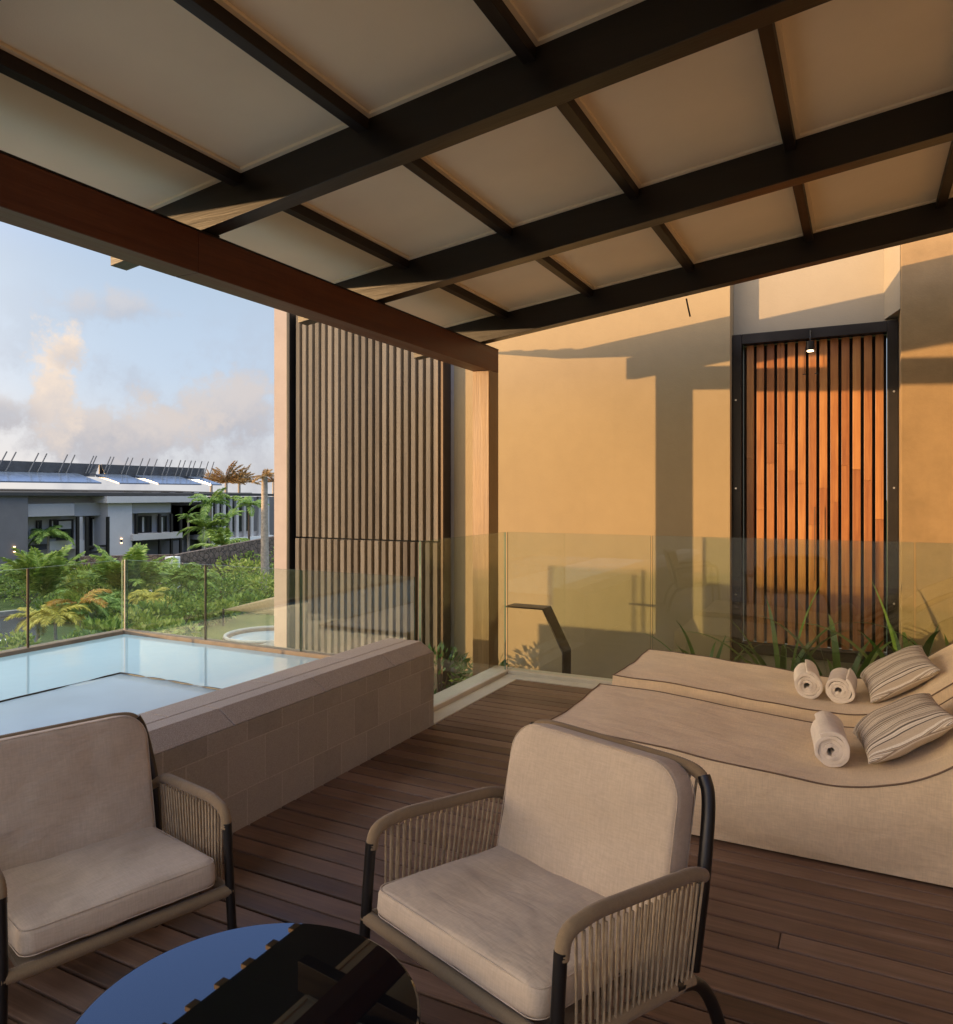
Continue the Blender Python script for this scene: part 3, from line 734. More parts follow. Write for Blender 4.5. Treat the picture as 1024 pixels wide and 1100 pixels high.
# ---- armchair: origin on the floor under the front edge, +y faces out of the seat
CW, CL, CW2, ZF, ZR, ZL = .610, .49, .655, .578, .530, .362
def make_chair():
    root = empty('rope_armchair')
    def side_x(y): return CW / 2 + (CW2 - CW) / 2 * (-y / CL)
    for s in (-1, 1):
        # black leg that runs up into the arm
        p = [(s * (CW / 2 + .012), .035, 0), (s * CW / 2, .012, .40), (s * CW / 2, .0, ZF - .040)]
        mb = MB(); mb.tube(smooth_path(p, .065, 7), .0138, 14); mb.build('front_leg', M['black'], root)
        p = [(s * side_x(-.40), -.36, .315), (s * side_x(-.47), -.47, .285), (s * (side_x(-.5) + .01), -.535, .17), (s * (side_x(-.55) + .015), -.575, 0)]
        mb = MB(); mb.tube(smooth_path(p, .07, 7), .0155, 14); mb.build('rear_leg', M['black'], root)
        # rope-wrapped arm
        arm = [(s * CW / 2, -.001, ZF - .056), (s * CW / 2, -.012, ZF - .008), (s * side_x(-.10), -.10, ZF), (s * side_x(-.44), -.44, ZR + .008), (s * (side_x(-.5) - .0), -.49, ZR - .012), (s * (side_x(-.5) - .03), -.505, ZR - .03)]
        path = smooth_path(arm, .035, 6); fine = []
        for i in range(len(path) - 1):
            k = max(1, int((path[i + 1] - path[i]).length / .003))
            for j in range(k): fine.append(path[i].lerp(path[i + 1], j / k))
        mb = MB(); mb.tube(fine, [.0150 + .0009 * (i % 2) for i in range(len(fine))], 14); mb.build('wrapped_arm', M['rope'], root)
        low = [(s * CW / 2, -.005, ZL - .012), (s * side_x(-.20), -.20, ZL - .03), (s * side_x(-.43), -.43, ZL - .06)]
        mb = MB(); mb.tube(low, .017, 12); mb.build('lower_rail', M['rope'], root)
        mb = MB(); nc = 20
        for i in range(nc):
            t = (i + .5) / nc
            yt = -.045 - .43 * t; yb = -.045 - .38 * t
            top = Vector((s * (side_x(yt)), yt, ZF - .004 - (ZF - ZR) * t - .012)); bot = Vector((s * side_x(yb), yb, ZL - .02 - .045 * t))
            for off in (-.0105, .0105):
                a = top + Vector((s * off, 0, 0)); c = bot + Vector((s * off * .85, 0, 0))
                a.y += random.uniform(-.002, .002); c.y += random.uniform(-.002, .002)
                mid = a.lerp(c, .5) + Vector((0, random.uniform(-.0015, .0015), 0))
                mb.tube([a, mid, c], .0032, 5, caps=False)
        mb.build('rope_weave', M['cord'], root)
        # black back upright
        p = [(s * (side_x(-.5) - .02), -.47, .30), (s * (CW2 / 2 - .012), -.505, ZR - .03), (s * (CW2 / 2 - .030), -.566, .672), (s * (CW2 / 2 - .052), -.575, .712)]
        mb = MB(); mb.tube(smooth_path(p, .075, 8), .0165, 14); mb.build('back_upright', M['black'], root)
    # wrapped front rail and top rail
    def wrap(name, a, c, r):
        a, c = Vector(a), Vector(c); k = int((c - a).length / .003); mb = MB()
        mb.tube([a.lerp(c, i / k) for i in range(k + 1)], [r + .0011 * (i % 2) for i in range(k + 1)], 14); mb.build(name, M['rope'], root)
    wrap('front_rail', (-CW / 2 - .006, .012, ZL - .005), (CW / 2 + .006, .012, ZL - .005), .0155)
    top = smooth_path([(-CW2 / 2 + .034, -.568, .678), (-CW2 / 2 + .060, -.578, .716), (-CW2 / 2 + .115, -.582, .724), (CW2 / 2 - .115, -.582, .724), (CW2 / 2 - .060, -.578, .716), (CW2 / 2 - .034, -.568, .678)], .04, 5); fine = []
    for i in range(len(top) - 1):
        k = max(1, int((top[i + 1] - top[i]).length / .003))
        for j in range(k): fine.append(top[i].lerp(top[i + 1], j / k))
    mb = MB(); mb.tube(fine, [.0150 + .0009 * (i % 2) for i in range(len(fine))], 14); mb.build('top_rail', M['rope'], root)
    mb = MB()
    for i in range(26):
        x = -.255 + .51 * i / 25
        mb.tube([(x, -.582, .715), (x * .98, -.545, .53), (x * .97, -.50, .33)], .0034, 5, caps=False)
    mb.build('back_weave', M['cord'], root)
    mb = MB(); mb.box(-.25, .25, -.45, -.02, .318, .334); mb.build('seat_sling', M['rope'], root)
    # cushions
    mb, pip = cushion_mesh(.535, .50, .070, (.035, .035, .025, .025), .019, .009, 1, .0075)
    o = mb.build('seat_cushion', M['cushion'], root); o.location = (0, -.225, ZL + .034); o.rotation_euler = (R(5.5), 0, 0)
    q = pip.build('seam', M['cushion'], o)
    mb, pip = cushion_mesh(.545, .405, .092, (.085, .085, .03, .03), .020, .010, 2, .006)
    o = mb.build('back_cushion', M['cushion'], root); o.location = (0, -.478, .548); o.rotation_euler = (R(90 - 13), 0, R(180))
    q = pip.build('seam', M['cushion'], o)
    return root
ch = make_chair(); tag(ch, 'tan rope armchair with taupe cushions in the middle of the deck before the loungers', 'armchair', 'rope armchairs around the black table')
ch.location = (-.791, 1.427, 0); ch.rotation_euler.z = 2.806
c2 = copy_tree(ch); tag(c2, 'tan rope armchair with taupe cushions beside the plunge pool wall', 'armchair', 'rope armchairs around the black table')
c2.location = (-1.591, 1.227, 0); c2.rotation_euler.z = -1.881; c2.scale = (.86, .985, .965)

# ---- round black table
tc = onZ(266, 1096, .45)
tb = empty('round_table', (tc.x, tc.y, 0)); tag(tb, 'round coffee table with glossy black top between the two armchairs', 'table')
mb = MB(); TR = .312
prof = [(0, .450), (TR - .006, .450), (TR - .002, .448), (TR, .444), (TR, .440), (TR - .003, .436), (0, .436)]
rows = [[(max(r, .0005) * math.cos(2 * math.pi * j / 96), max(r, .0005) * math.sin(2 * math.pi * j / 96), z) for j in range(96)] for r, z in prof]
mb.grid(rows, True, True); o = mb.build('tabletop', M['tabletop'], tb)
md = o.modifiers.new('es', 'EDGE_SPLIT'); md.split_angle = R(25)
mb = MB(); mb.tube([(TR * .93 * math.cos(2 * math.pi * j / 64), TR * .93 * math.sin(2 * math.pi * j / 64), .423) for j in range(64)], .012, 10, closed=True); mb.build('ring_frame', M['black'], tb)
for k in range(3):
    a = 2 * math.pi * k / 3 + .5
    mb = MB(); mb.tube([(TR * .9 * math.cos(a), TR * .9 * math.sin(a), .42), (TR * .8 * math.cos(a), TR * .8 * math.sin(a), 0)], .012, 10); mb.build('leg', M['black'], tb)

# ---- loungers
ZP = [(-1.26, .372), (-1.15, .368), (-1.0, .364), (-.8, .352), (-.6, .336), (-.4, .319), (-.2, .306), (-.05, .305), (.08, .326), (.2, .372), (.3, .446), (.42, .545), (.55, .625), (.7, .69), (.9, .745), (1.1, .77)]
def zprof(x):
    if x <= ZP[0][0]: return ZP[0][1]
    for (a, za), (c, zc) in zip(ZP, ZP[1:]):
        if x <= c: t = (x - a) / (c - a); return za + (zc - za) * t
    return ZP[-1][1]
def zs(x): return (zprof(x - .06) + zprof(x - .03) + zprof(x) + zprof(x + .03) + zprof(x + .06)) / 5
def make_lounger(seed=0, width=.80):
    root = empty('daybed_lounger')
    xs_ = [-1.26 + 2.36 * i / 110 for i in range(111)]
    def nz(x, y, z): return noise.noise(Vector((x * 3 + seed * 7, y * 3, z * 3)))
    def crease(x, v):       # puckers fanning out from the foot corners
        d = max(0, 1 - (x + 1.26) / .45); e = min(v, 1 - v)
        return .006 * d * max(0, 1 - e / .28) * min(1, e / .03) * math.sin(x * 60 + e * 75 + seed) * min(1, (x + 1.26) / .05)
    # top sheet: slightly dished, following the profile
    rows = []
    NV = 40
    for x in xs_:
        z0 = zs(x); r = []
        for k in range(NV + 1):
            v = k / NV; yy = width * v
            dish = -.014 * math.sin(math.pi * v) ** .7 * (1 if x < .3 else .3) + .010 * math.sin(math.pi * min(1, max(0, (x + 1.26) / .25)) * .5) * math.sin(math.pi * v)
            r.append((x, yy, z0 + dish + .007 * nz(x * 1.6, yy * 1.8, 0) + crease(x, v)))
        rows.append(r)
    mb = MB(); mb.grid(rows); mb.build('top_cover', M['lounger'], root)
    # sides: near, far, foot, head
    side = MB(); H = 14
    def sidecol(x, yv, sgn):
        z0 = zs(x); c = []
        for k in range(H + 1):
            t = k / H; bulge = .028 * math.sin(math.pi * t) + .012 * nz(x * .8, yv + 3, t * .8)
            c.append((x, yv + sgn * (bulge * (1 if 0 < k < H else 0)), z0 * (1 - t) + .012 * t))
        return c
    side.grid([sidecol(x, 0, -1) for x in xs_]); side.grid([sidecol(x, width, 1) for x in reversed(xs_)])
    fr = []
    for k in range(NV + 1):
        yy = width * k / NV; c = []
        for q in range(H + 1):
            t = q / H; bl = .022 * math.sin(math.pi * t)
            c.append((xs_[0] - (bl if 0 < q < H else 0) * math.sin(math.pi * k / NV) ** .5, yy, (rows[0][k][2]) * (1 - t) + .012 * t))
        fr.append(c)
    side.grid(fr[::-1])
    side.add([(xs_[-1], 0, .012), (xs_[-1], width, .012), (xs_[-1], width, zs(xs_[-1])), (xs_[-1], 0, zs(xs_[-1]))], [(0, 1, 2, 3)])
    side.build('side_cover', M['lounger'], root)
    pip = MB()
    loop = [rows[i][0] for i in range(110, -1, -1)] + [rows[0][k] for k in range(1, NV)] + [rows[i][NV] for i in range(0, 111)]
    pip.tube([(p[0], p[1], p[2] + .001) for p in loop], .0034, 6); pip.build('piping', M['piping'], root)
    return root
l1 = make_lounger(0); l1.location = (0, 3.115, 0); tag(l1, 'sand coloured upholstered daybed lounger, the nearer one with one towel on it', 'lounger', 'daybed loungers side by side on the deck')
l2 = make_lounger(3); l2.location = (.005, 4.14, 0); tag(l2, 'sand coloured upholstered daybed lounger, the farther one carrying two rolled towels', 'lounger', 'daybed loungers side by side on the deck')

def make_pillow(seed):
    w, h, t = .37, .52, .145; mb = MB(); n = 28; top, bot = [], []
    for i in range(n + 1):
        a, c = [], []
        for j in range(n + 1):
            u, v = -1 + 2 * i / n, -1 + 2 * j / n
            pin = 1 - .07 * (1 - abs(u) ** 2) * abs(v) ** 3; pin2 = 1 - .07 * (1 - abs(v) ** 2) * abs(u) ** 3
            x, y = u * w / 2 * pin2, v * h / 2 * pin
            th = t / 2 * ((1 - abs(u) ** 2.6) * (1 - abs(v) ** 2.6)) ** .45
            wob = .008 * noise.noise(Vector((x * 9 + seed, y * 9, 0))) * (th / t * 2)
            a.append((x, y, th + wob)); c.append((x, y, -th * .8 + wob))
        top.append(a); bot.append(c)
    mb.grid(top); mb.grid(bot[::-1]); return mb
pl = make_pillow(1).build('scatter_pillow', M['stripe']); pl.location = (.150, 3.555, .438); pl.rotation_euler = (R(-4), R(-33), R(9))
tag(pl, 'striped scatter pillow in brown and white stripes leaning on the nearer lounger', 'pillow', 'striped pillows on the loungers')
p2 = make_pillow(5).build('scatter_pillow', M['stripe']); p2.location = (.175, 4.60, .440); p2.rotation_euler = (R(3), R(-33), R(4))
tag(p2, 'striped scatter pillow in brown and white stripes leaning on the farther lounger', 'pillow', 'striped pillows on the loungers')

def make_towel(seed, r=.070, ln=.29):
    """a sheet rolled into a spiral: two faces of the cloth swept along the roll"""
    random.seed(seed); turns = 3.6; n = 150; mb = MB(); th = r / (turns + .6) * .90; rows = []
    ns = 16
    for s in range(ns + 1):
        yv = -ln / 2 + ln * s / ns; rim = []
        e = abs(2 * s / ns - 1)
        for k in range(n + 1):
            t = k / n; a = t * turns * 2 * math.pi + seed; rr = .014 + (r - .014) * t
            wob = 1 + .06 * math.sin(a * 2 + seed) * t + .11 * t * noise.noise(Vector((math.cos(a) * 1.5, math.sin(a) * 1.5, seed + yv * 6 + t * 3)))
            sq = 1 - .10 * max(0, -math.sin(a))
            yy = yv + (s in (0, ns)) * .006 * noise.noise(Vector((a, seed, s))) + (.012 * noise.noise(Vector((seed, t * 6, s)))if s in (0, ns) else 0)
            rim.append((rr * wob * math.cos(a), yy, rr * wob * sq * math.sin(a)))
        rows.append(rim)
    mb.grid(rows)
    o = mb.build('rolled_towel', M['towel']); md = o.modifiers.new('solid', 'SOLIDIFY'); md.thickness = th; md.offset = 0
    md.use_rim = True
    md = o.modifiers.new('bv', 'BEVEL'); md.width = th * .3; md.segments = 2; md.limit_method = 'ANGLE'
    return o
TG = 'rolled cream towels on the loungers'
t = make_towel(11); t.location = (-.118, 3.46, .369); t.rotation_euler.z = R(6); tag(t, 'rolled cream towel alone beside the pillow on the nearer lounger', 'towel', TG)
t = make_towel(23); t.location = (-.265, 4.52, .372); t.rotation_euler.z = R(5); tag(t, 'rolled cream towel on the farther lounger, the one away from the pillow', 'towel', TG)
t = make_towel(35); t.location = (-.095, 4.50, .369); t.rotation_euler.z = R(-2); tag(t, 'rolled cream towel on the farther lounger, touching the striped pillow', 'towel', TG)

# ================================================================== PLANTS BEHIND THE RAIL
def strap_leaf(mb, base, az, ln, lean, droop, w, twist=0.0):
    d = Vector((math.cos(az), math.sin(az), 0)); n = Vector((-d.y, d.x, 0)); p = Vector(base); ang = lean; k = 12; L_, C_, R_ = [], [], []
    for i in range(k + 1):
        t = i / k; ww = w * (math.sin(math.pi * min(1, .25 + t * .75)) ** .8) * (1 if t < .98 else .15)
        L_.append(p - n * ww + Vector((0, 0, .25 * ww))); C_.append(p.copy()); R_.append(p + n * ww + Vector((0, 0, .25 * ww)))
        ang += droop / k * (.3 + 1.4 * t); p = p + (d * math.sin(ang) + Vector((0, 0, math.cos(ang)))) * (ln / k)
    mb.grid([list(r) for r in zip(L_, C_, R_)])
def strap_plant(x, y, z, n, ln, seed, label, w=.016):
    random.seed(seed); mb = MB()
    for i in range(n):
        az = 2 * math.pi * i / n + random.uniform(-.4, .4)
        strap_leaf(mb, (x + .03 * math.cos(az), y + .03 * math.sin(az), z), az, ln * random.uniform(.55, 1.1), random.uniform(.08, .60), random.uniform(.3, 1.6), w * random.uniform(.7, 1.2))
    root = empty('strap_leaf_plant', (x, y, z)); tag(root, label, 'plant', 'strap leaved plants behind the glass railing')
    o = mb.build('leaves', M['strap'], None); o.parent = root; o.matrix_parent_inverse = Matrix.Translation((-x, -y, -z))
    return root
b = MB(); b.box(-1.55, 3.2, 5.42, 6.34, -.62, -.12); tag(b.build('planter_bed', M['soil']), 'low bed of dark soil between the glass railing and the slatted door', 'planter')
strap_plant(-1.02, 5.62, -.12, 13, .70, 1, 'strap leaved plant behind the far end of the loungers, left of the door', .020)
strap_plant(-.50, 5.75, -.12, 13, .88, 2, 'strap leaved plant in front of the middle of the slatted door', .022)
strap_plant(-.12, 5.62, -.12, 15, .92, 3, 'strap leaved plant behind the two rolled towels', .022)
strap_plant(.30, 5.68, -.12, 15, 1.0, 4, 'strap leaved plant behind the farther striped pillow', .026)
strap_plant(.60, 5.85, -.12, 12, 1.05, 5, 'strap leaved plant against the rough brown wall at the edge', .028)

# ================================================================== GARDEN PLANTS
def leaf_quad(mb, p, d, n, ln, w):
    s = d.cross(n).normalized() * w
    mb.add([p, p + d * ln * .5 + s, p + d * ln, p + d * ln * .5 - s], [(0, 1, 2, 3)])
def rv(): 
    while True:
        v = Vector((random.uniform(-1, 1), random.uniform(-1, 1), random.uniform(-1, 1)))
        if .05 < v.length < 1: return v
def bush(px, py, pxw, hpx, label, mat='shrub', seed=0, nleaf=420, lsize=.16, name='shrub', cat='shrub', group='shrubs in the garden', ground=G):
    random.seed(seed + int(px * 7)); p = onZ(px, py, ground); dep = math.hypot(p.x, p.y) * math.cos(math.atan2(-p.x, p.y) - YAW)
    w = pxw * dep / FPX / 2; h = hpx * dep / FPX
    root = empty(name, p); tag(root, label, cat, group); mb = MB(); st = MB()
    lob = [(Vector((random.uniform(-.6, .6) * w, random.uniform(-.5, .5) * w, h * random.uniform(.35, .75))), random.uniform(.35, .6)) for _ in range(6)]
    for i in range(nleaf):
        c, r = random.choice(lob); v = rv(); v = v.normalized() * (v.length ** .45)
        q = c + Vector((v.x * w * r * 1.25, v.y * w * r * 1.25, v.z * h * r * .8))
        if q.z < .03: q.z = .03 + random.random() * .2
        d = (v + rv() * .8 + Vector((0, 0, .25))).normalized(); leaf_quad(mb, q, d, rv().normalized(), lsize * random.uniform(.6, 1.4), lsize * .28)
    for i in range(5):
        c, r = lob[i]; st.tube([(0, 0, 0), (c.x * .4, c.y * .4, c.z * .5), tuple(c * .9)], [.035, .025, .012], 5)
    mb.build('foliage', M[mat], root); st.build('stem', M['bark_d'], root)
    return root
def frond(mb, base, az, ln, elev, droop, lw, n=15):
    d = Vector((math.cos(az), math.sin(az), 0)); side = Vector((-d.y, d.x, 0)); p = Vector(base); e = elev; k = n; step = ln / k; pts = []
    for i in range(k + 1):
        pts.append(p.copy()); e -= droop / k * (.4 + 1.2 * i / k); p = p + (d * math.cos(e) + Vector((0, 0, math.sin(e)))) * step
    mb.tube(pts, [.022 * (1 - .8 * i / k) * (ln / 1.6) for i in range(k + 1)], 4, caps=False)
    for i in range(2, k + 1):
        t = i / k; l = lw * (math.sin(math.pi * (.15 + .8 * t)) ** .7); tan = (pts[i] - pts[i - 1]).normalized(); nrm = side.cross(tan).normalized()
        for s in (-1, 1):
            for q in (0, .33, .67):
                o = pts[i].lerp(pts[i - 1], q)
                dd = (side * s * .8 + tan * .65 + Vector((0, 0, random.uniform(-.35, .15)))).normalized()
                ww = .034 * (ln / 1.4)
                tip = o + dd * l * random.uniform(.8, 1.1) - Vector((0, 0, l * .18))
                mid = o + dd * l * .5; wv = tan * ww
                mb.add([o, mid + wv, tip, mid - wv], [(0, 1, 2, 3)])
def palm(px, py, ytop_crown, spread_px, label, mat='palm', nf=12, trunk=True, trunk_r=.08, seed=0, elev=(.2, 1.2), droop=(1.0, 1.9), bark='bark', name='palm_tree', ground=G, depth=None, mat2=None):
    """crown centre at pixel row ytop_crown above a base at pixel (px, py) on the ground"""
    random.seed(seed * 13 + int(px)); p = onZ(px, py, ground)
    dep = -math.sin(YAW) * p.x + math.cos(YAW) * p.y; k = dep / FPX
    hc = (py - ytop_crown) * k; sp = spread_px * k / 2
    root = empty(name, p); tag(root, label, 'palm', 'palms in the garden')
    if trunk:
        mb = MB(); bend = random.uniform(-.1, .1); m = 10
        mb.tube([(bend * math.sin(t / m * 2), 0, hc * t / m) for t in range(m + 1)], [trunk_r * (1.25 - .45 * t / m + .05 * (t % 2)) for t in range(m + 1)], 9); mb.build('trunk', M[bark], root)
        cx = bend * math.sin(2)
    else: cx = 0; hc = max(.1, hc)
    mb = MB(); mb2 = MB()
    for i in range(nf):
        az = 2 * math.pi * i / nf + random.uniform(-.3, .3); el = random.uniform(*elev)
        tgt = mb2 if (mat2 and i % 3 == 0) else mb
        frond(tgt, (cx, 0, hc), az, sp * 1.25 * random.uniform(.85, 1.15), el, random.uniform(*droop), sp * .36)
    mb.build('crown', M[mat], root)
    if mat2: mb2.build('crown', M[mat2], root)['label'] = 'orange fronds'
    return root

# ground sheets
def sheet(name, pix, mat, z, kind='structure'):
    mb = MB(); vs = [onZ(x, y, z) for x, y in pix]; mb.add(vs, [tuple(range(len(vs)))]); o = mb.build(name, mat); o['kind'] = kind; return o
sheet('lawn', [(178, 710), (225, 664), (300, 655), (420, 650), (460, 700), (330, 740)], M['lawn'], G + .004)
sheet('road', [(-260, 735), (-90, 664), (28, 661), (44, 668), (36, 700), (0, 760)], M['asphalt'], G + .004)
sheet('road_line', [(-60, 700), (-60, 698), (32, 681.6), (32, 683)], M['white'], G + .009)
for nm, a, c, w_ in (('kerb', (-60, 669), (30, 659.5), .3), ('kerb', (98, 656), (122, 645), .35), ('kerb', (150, 642), (186, 634), .6)):
    p, q = onZ(*a, G), onZ(*c, G); d = (q - p).normalized(); n_ = Vector((-d.y, d.x, 0)) * w_ / 2; mb = MB()
    mb.hexa([tuple(p - n_), tuple(q - n_), tuple(q + n_), tuple(p + n_)] + [tuple(v + Vector((0, 0, .28))) for v in (p - n_, q - n_, q + n_, p + n_)]); struct(mb.build(nm, M['kerb'], bevel=.02))

# ================================================================== HOTEL WING ACROSS THE GARDEN
HX = -59.5
hotel = empty('hotel_wing', (HX, 40, G)); tag(hotel, 'long grey two storey hotel wing with solar panels beyond the garden', 'hotel')
def hp(name, mb, mat, parent=None, **k):
    o = mb.build(name, mat, None, **k)
    if parent: o.parent = parent
    else: o.parent = hotel; o.matrix_parent_inverse = Matrix.Translation((-HX, -40, -G))
    return o
def HY(px, out=0.0): return onX(px, 531, HX + out).y
def HZ(px, py, out=0.0): return onX(px, py, HX + out).z
def hbox(mb, p0, p1, y0, y1, pxz, out=0.0, back=6.0):
    """box between two bearings and two heights (read at bearing pxz) on the plane 'out' metres proud of the facade line"""
    mb.box(HX - back, HX + out, HY(p0, out), HY(p1, out), HZ(pxz, y1, out), HZ(pxz, y0, out))
# main recessed body (dark) and storeys
mb = MB(); mb.box(HX - 14, HX - 2.2, -22, HY(225), G, HZ(60, 528)); hp('wall', mb, M['dark_wall'])
mb = MB(); mb.box(HX - 3, HX, -22, HY(30), G, HZ(15, 530)); hp('wall', mb, M['dark_wall'])
mb = MB(); hbox(mb, 30.2, 80, 541, 554.5, 55, -.3, 2.1); hbox(mb, 80.1, 113, 540, 554, 95, -.9, 1.2); hp('parapet', mb, M['grey_wall'])
mb = MB(); hbox(mb, 30.2, 114.5, 529, 541, 70, -1.6, 4); hp('upper_wall', mb, M['grey_wall'])
mb = MB(); hbox(mb, 30.2, 92, 554, 585, 40, -1.95, 4.1); hbox(mb, 30.2, 92, 591, 614, 40, -1.9, 4.2); hp('wall', mb, M['grey_wall'])
mb = MB(); hbox(mb, 53.5, 81, 581, 590.5, 66, -.2, .25); hbox(mb, 81.2, 91.5, 580.5, 614, 86, -.15, 1.2); hp('balcony', mb, M['lite_wall'])
mb = MB(); hbox(mb, 81.5, 86.5, 555, 580, 85, -.8, .5); hp('column', mb, M['lite_wall'])
mb = MB(); hbox(mb, 116, 142, 540.5, 614, 128, .1, 3.0); hp('wall', mb, M['lite_wall'])
mb = MB(); hbox(mb, 115, 216, 533, 540, 150, .6, 4.0); hp('roof_edge', mb, M['lite_wall'])
mb = MB(); hbox(mb, 142.3, 183.5, 540.5, 551, 160, -.1, 2.0); hp('parapet', mb, M['grey_wall'])
mb = MB(); hbox(mb, 143, 196, 573, 579.5, 165, .4, 2.4); hp('balcony', mb, M['lite_wall'])
mb = MB(); hbox(mb, 140, 186, 551.3, 573, 160, -1.5, 4); hp('wall', mb, M['grey_wall'])
mb = MB(); hbox(mb, 140, 197, 579, 601, 165, -1.4, 4); hp('wall', mb, M['dark_wall'])
mb = MB(); hbox(mb, 184.5, 216, 543, 575, 200, -1.0, 1.0); hp('timber_cladding', mb, M['rafter'])
for p0, p1, y0, y1, pz, cur in ((39.5, 45, 559, 577, 42, 1), (54, 61, 558, 578, 57, 1), (61.5, 79, 558, 579.5, 70, 1), (92.5, 97, 556, 589, 95, 0), (98, 107, 556, 589, 101, 1), (108, 114, 556, 589, 110, 0), (146, 151, 554.5, 573, 148, 1), (151.3, 158.5, 554, 573, 155, 1), (159, 163, 554, 573, 160, 0), (170, 179.5, 554, 573, 175, 1), (42, 48.5, 601, 613, 45, 1), (60, 78, 600, 613, 69, 0)):
    f = MB(); q = .0; fx = HX - 1.40 if p0 > 140 else HX - 1.86
    fo = fx + .1 - HX; y_0, y_1, z_0, z_1 = HY(p0, fo), HY(p1, fo), HZ(pz, y1, fo), HZ(pz, y0, fo); fr = .13
    f.box(fx - .02, fx + .12, y_0, y_0 + fr, z_0, z_1); f.box(fx - .02, fx + .12, y_1 - fr, y_1, z_0, z_1); f.box(fx - .02, fx + .12, y_0 + fr, y_1 - fr, z_0, z_0 + fr); f.box(fx - .02, fx + .12, y_0 + fr, y_1 - fr, z_1 - fr, z_1)
    w = hp('window', f, M['blackmetal'])
    g_ = MB(); g_.box(fx - .015, fx + .05, y_0 + fr, y_1 - fr, z_0 + fr, z_1 - fr); o = hp('pane', g_, M['win'], w); o.matrix_parent_inverse = Matrix.Identity(4)
    if cur:
        g_ = MB(); drop = .45 if p0 == 61.5 else .0
        g_.box(fx + .051, fx + .06, y_0 + fr + .05, y_1 - fr - (.05 if drop else .3 * (y_1 - y_0)), z_0 + fr + (z_1 - z_0) * drop, z_1 - fr); o = hp('curtain', g_, M['curtain'], w); o.matrix_parent_inverse = Matrix.Identity(4)
for p0, y0, y1 in ((82, 555, 612), (91.8, 555, 600), (114.5, 555, 600), (145, 552, 598), (170.5, 552, 598), (183, 552, 598), (193, 545, 598)):
    mb = MB(); yq = HY(p0); mb.box(HX - .1, HX + .12, yq, yq + .22, HZ(p0, y1), HZ(p0, y0)); hp('slim_post', mb, M['blackmetal'])
for p0, p1, y0, y1, pz in ((91, 114, 586, 588, 100), (91, 114, 592, 594, 100), (143, 196, 580, 582, 165)):
    mb = MB(); hbox(mb, p0, p1, y0, y1, pz, -.25, -.02); hp('handrail', mb, M['blackmetal'])
for px, py in ((16, 590), (131, 581), (37.5, 612)):
    c = onX(px, py, HX + .2); mb = MB(); mb.tube([(HX + .14, c.y, c.z - .15), (HX + .14, c.y, c.z + .15)], .07, 10); w = hp('wall_lamp', mb, M['blackmetal'])
    for s in (-1, 1):
        e = MB(); e.tube([(HX + .14, c.y, c.z + s * .151), (HX + .14, c.y, c.z + s * .23)], .075, 10); o = hp('lamp_glow', e, M['glow'] if 'glow' in M else M.setdefault('glow', emit('warm_wall_lamp', (1, .62, .32), 1.6)), w); o.matrix_parent_inverse = Matrix.Identity(4)
# big low roof, receding to the right
RE = HY(292)
mb = MB(); mb.hexa([(HX - 16, -22, 2.15), (HX + .3, -22, 1.50), (HX + .3, RE, 1.20), (HX - 16, RE, 1.7), (HX - 16, -22, 2.30), (HX + .3, -22, 1.78), (HX + .3, RE, 1.45), (HX - 16, RE, 1.85)])
# (top sheet uses the bearings 0..292, about 45 m of roof)
hp('roof', mb, M['roof_grey'])
ZL0, ZL1, ZP0, ZP1 = HZ(60, 511, -8.5), HZ(60, 496.5, -9.2), HZ(60, 517.5, -4.5), HZ(60, 508, -8)
for p0, p1 in ((-40, 98), (117, 150), (159, 206), (216, 228)):
    a, c = HY(p0, -6), HY(p1, -6); mb = MB()
    mb.hexa([(HX - 8.0, a, ZP1 - .25), (HX - 4.5, a, ZP0 - .12), (HX - 4.5, c, ZP0 - .12), (HX - 8.0, c, ZP1 - .25), (HX - 8.0, a, ZP1), (HX - 4.5, a, ZP0), (HX - 4.5, c, ZP0), (HX - 8.0, c, ZP1)])
    hp('solar_panel', mb, M['solar'])
for p0, p1 in ((-40, 100), (112, 216)):
    a, c = HY(p0, -8.5), HY(p1, -8.5); mb = MB(); n_ = 9; dz_ = (ZL1 - ZL0) / n_
    for k in range(n_):
        z0 = ZL0 + dz_ * k; xo = HX - 8.2 - .09 * k
        mb.hexa([(xo - .10, a, z0), (xo, a, z0 - .02), (xo, c + .12 * k, z0 - .02), (xo - .10, c + .12 * k, z0), (xo - .10, a, z0 + dz_ * .8), (xo, a, z0 + dz_ * .74), (xo, c + .12 * k, z0 + dz_ * .74), (xo - .10, c + .12 * k, z0 + dz_ * .8)])
    mb.hexa([(HX - 9.35, a, ZL0), (HX - 9.25, a, ZL0), (HX - 9.25, c, ZL0), (HX - 9.35, c, ZL0), (HX - 9.35, a, ZL1 - .05), (HX - 9.25, a, ZL1 - .05), (HX - 9.25, c + 1.0, ZL1 - .05), (HX - 9.35, c + 1.0, ZL1 - .05)])
    hp('louver_screen', mb, M['louver'])
for px in (5, 15, 39.5, 48.5, 71, 79, 99.5, 102.5, 118, 121.5, 137, 142, 153, 160.5, 168.5, 180, 184.5, 194, 199, 205.5, 210, 217, 224, 230):
    yq = HY(px, -8); mb = MB(); mb.tube([(HX - 8.05, yq - .7, ZL0 + .25), (HX - 8.6, yq + .55, ZL1 + .75)], .06, 6); hp('roof_strut', mb, M['louver'])
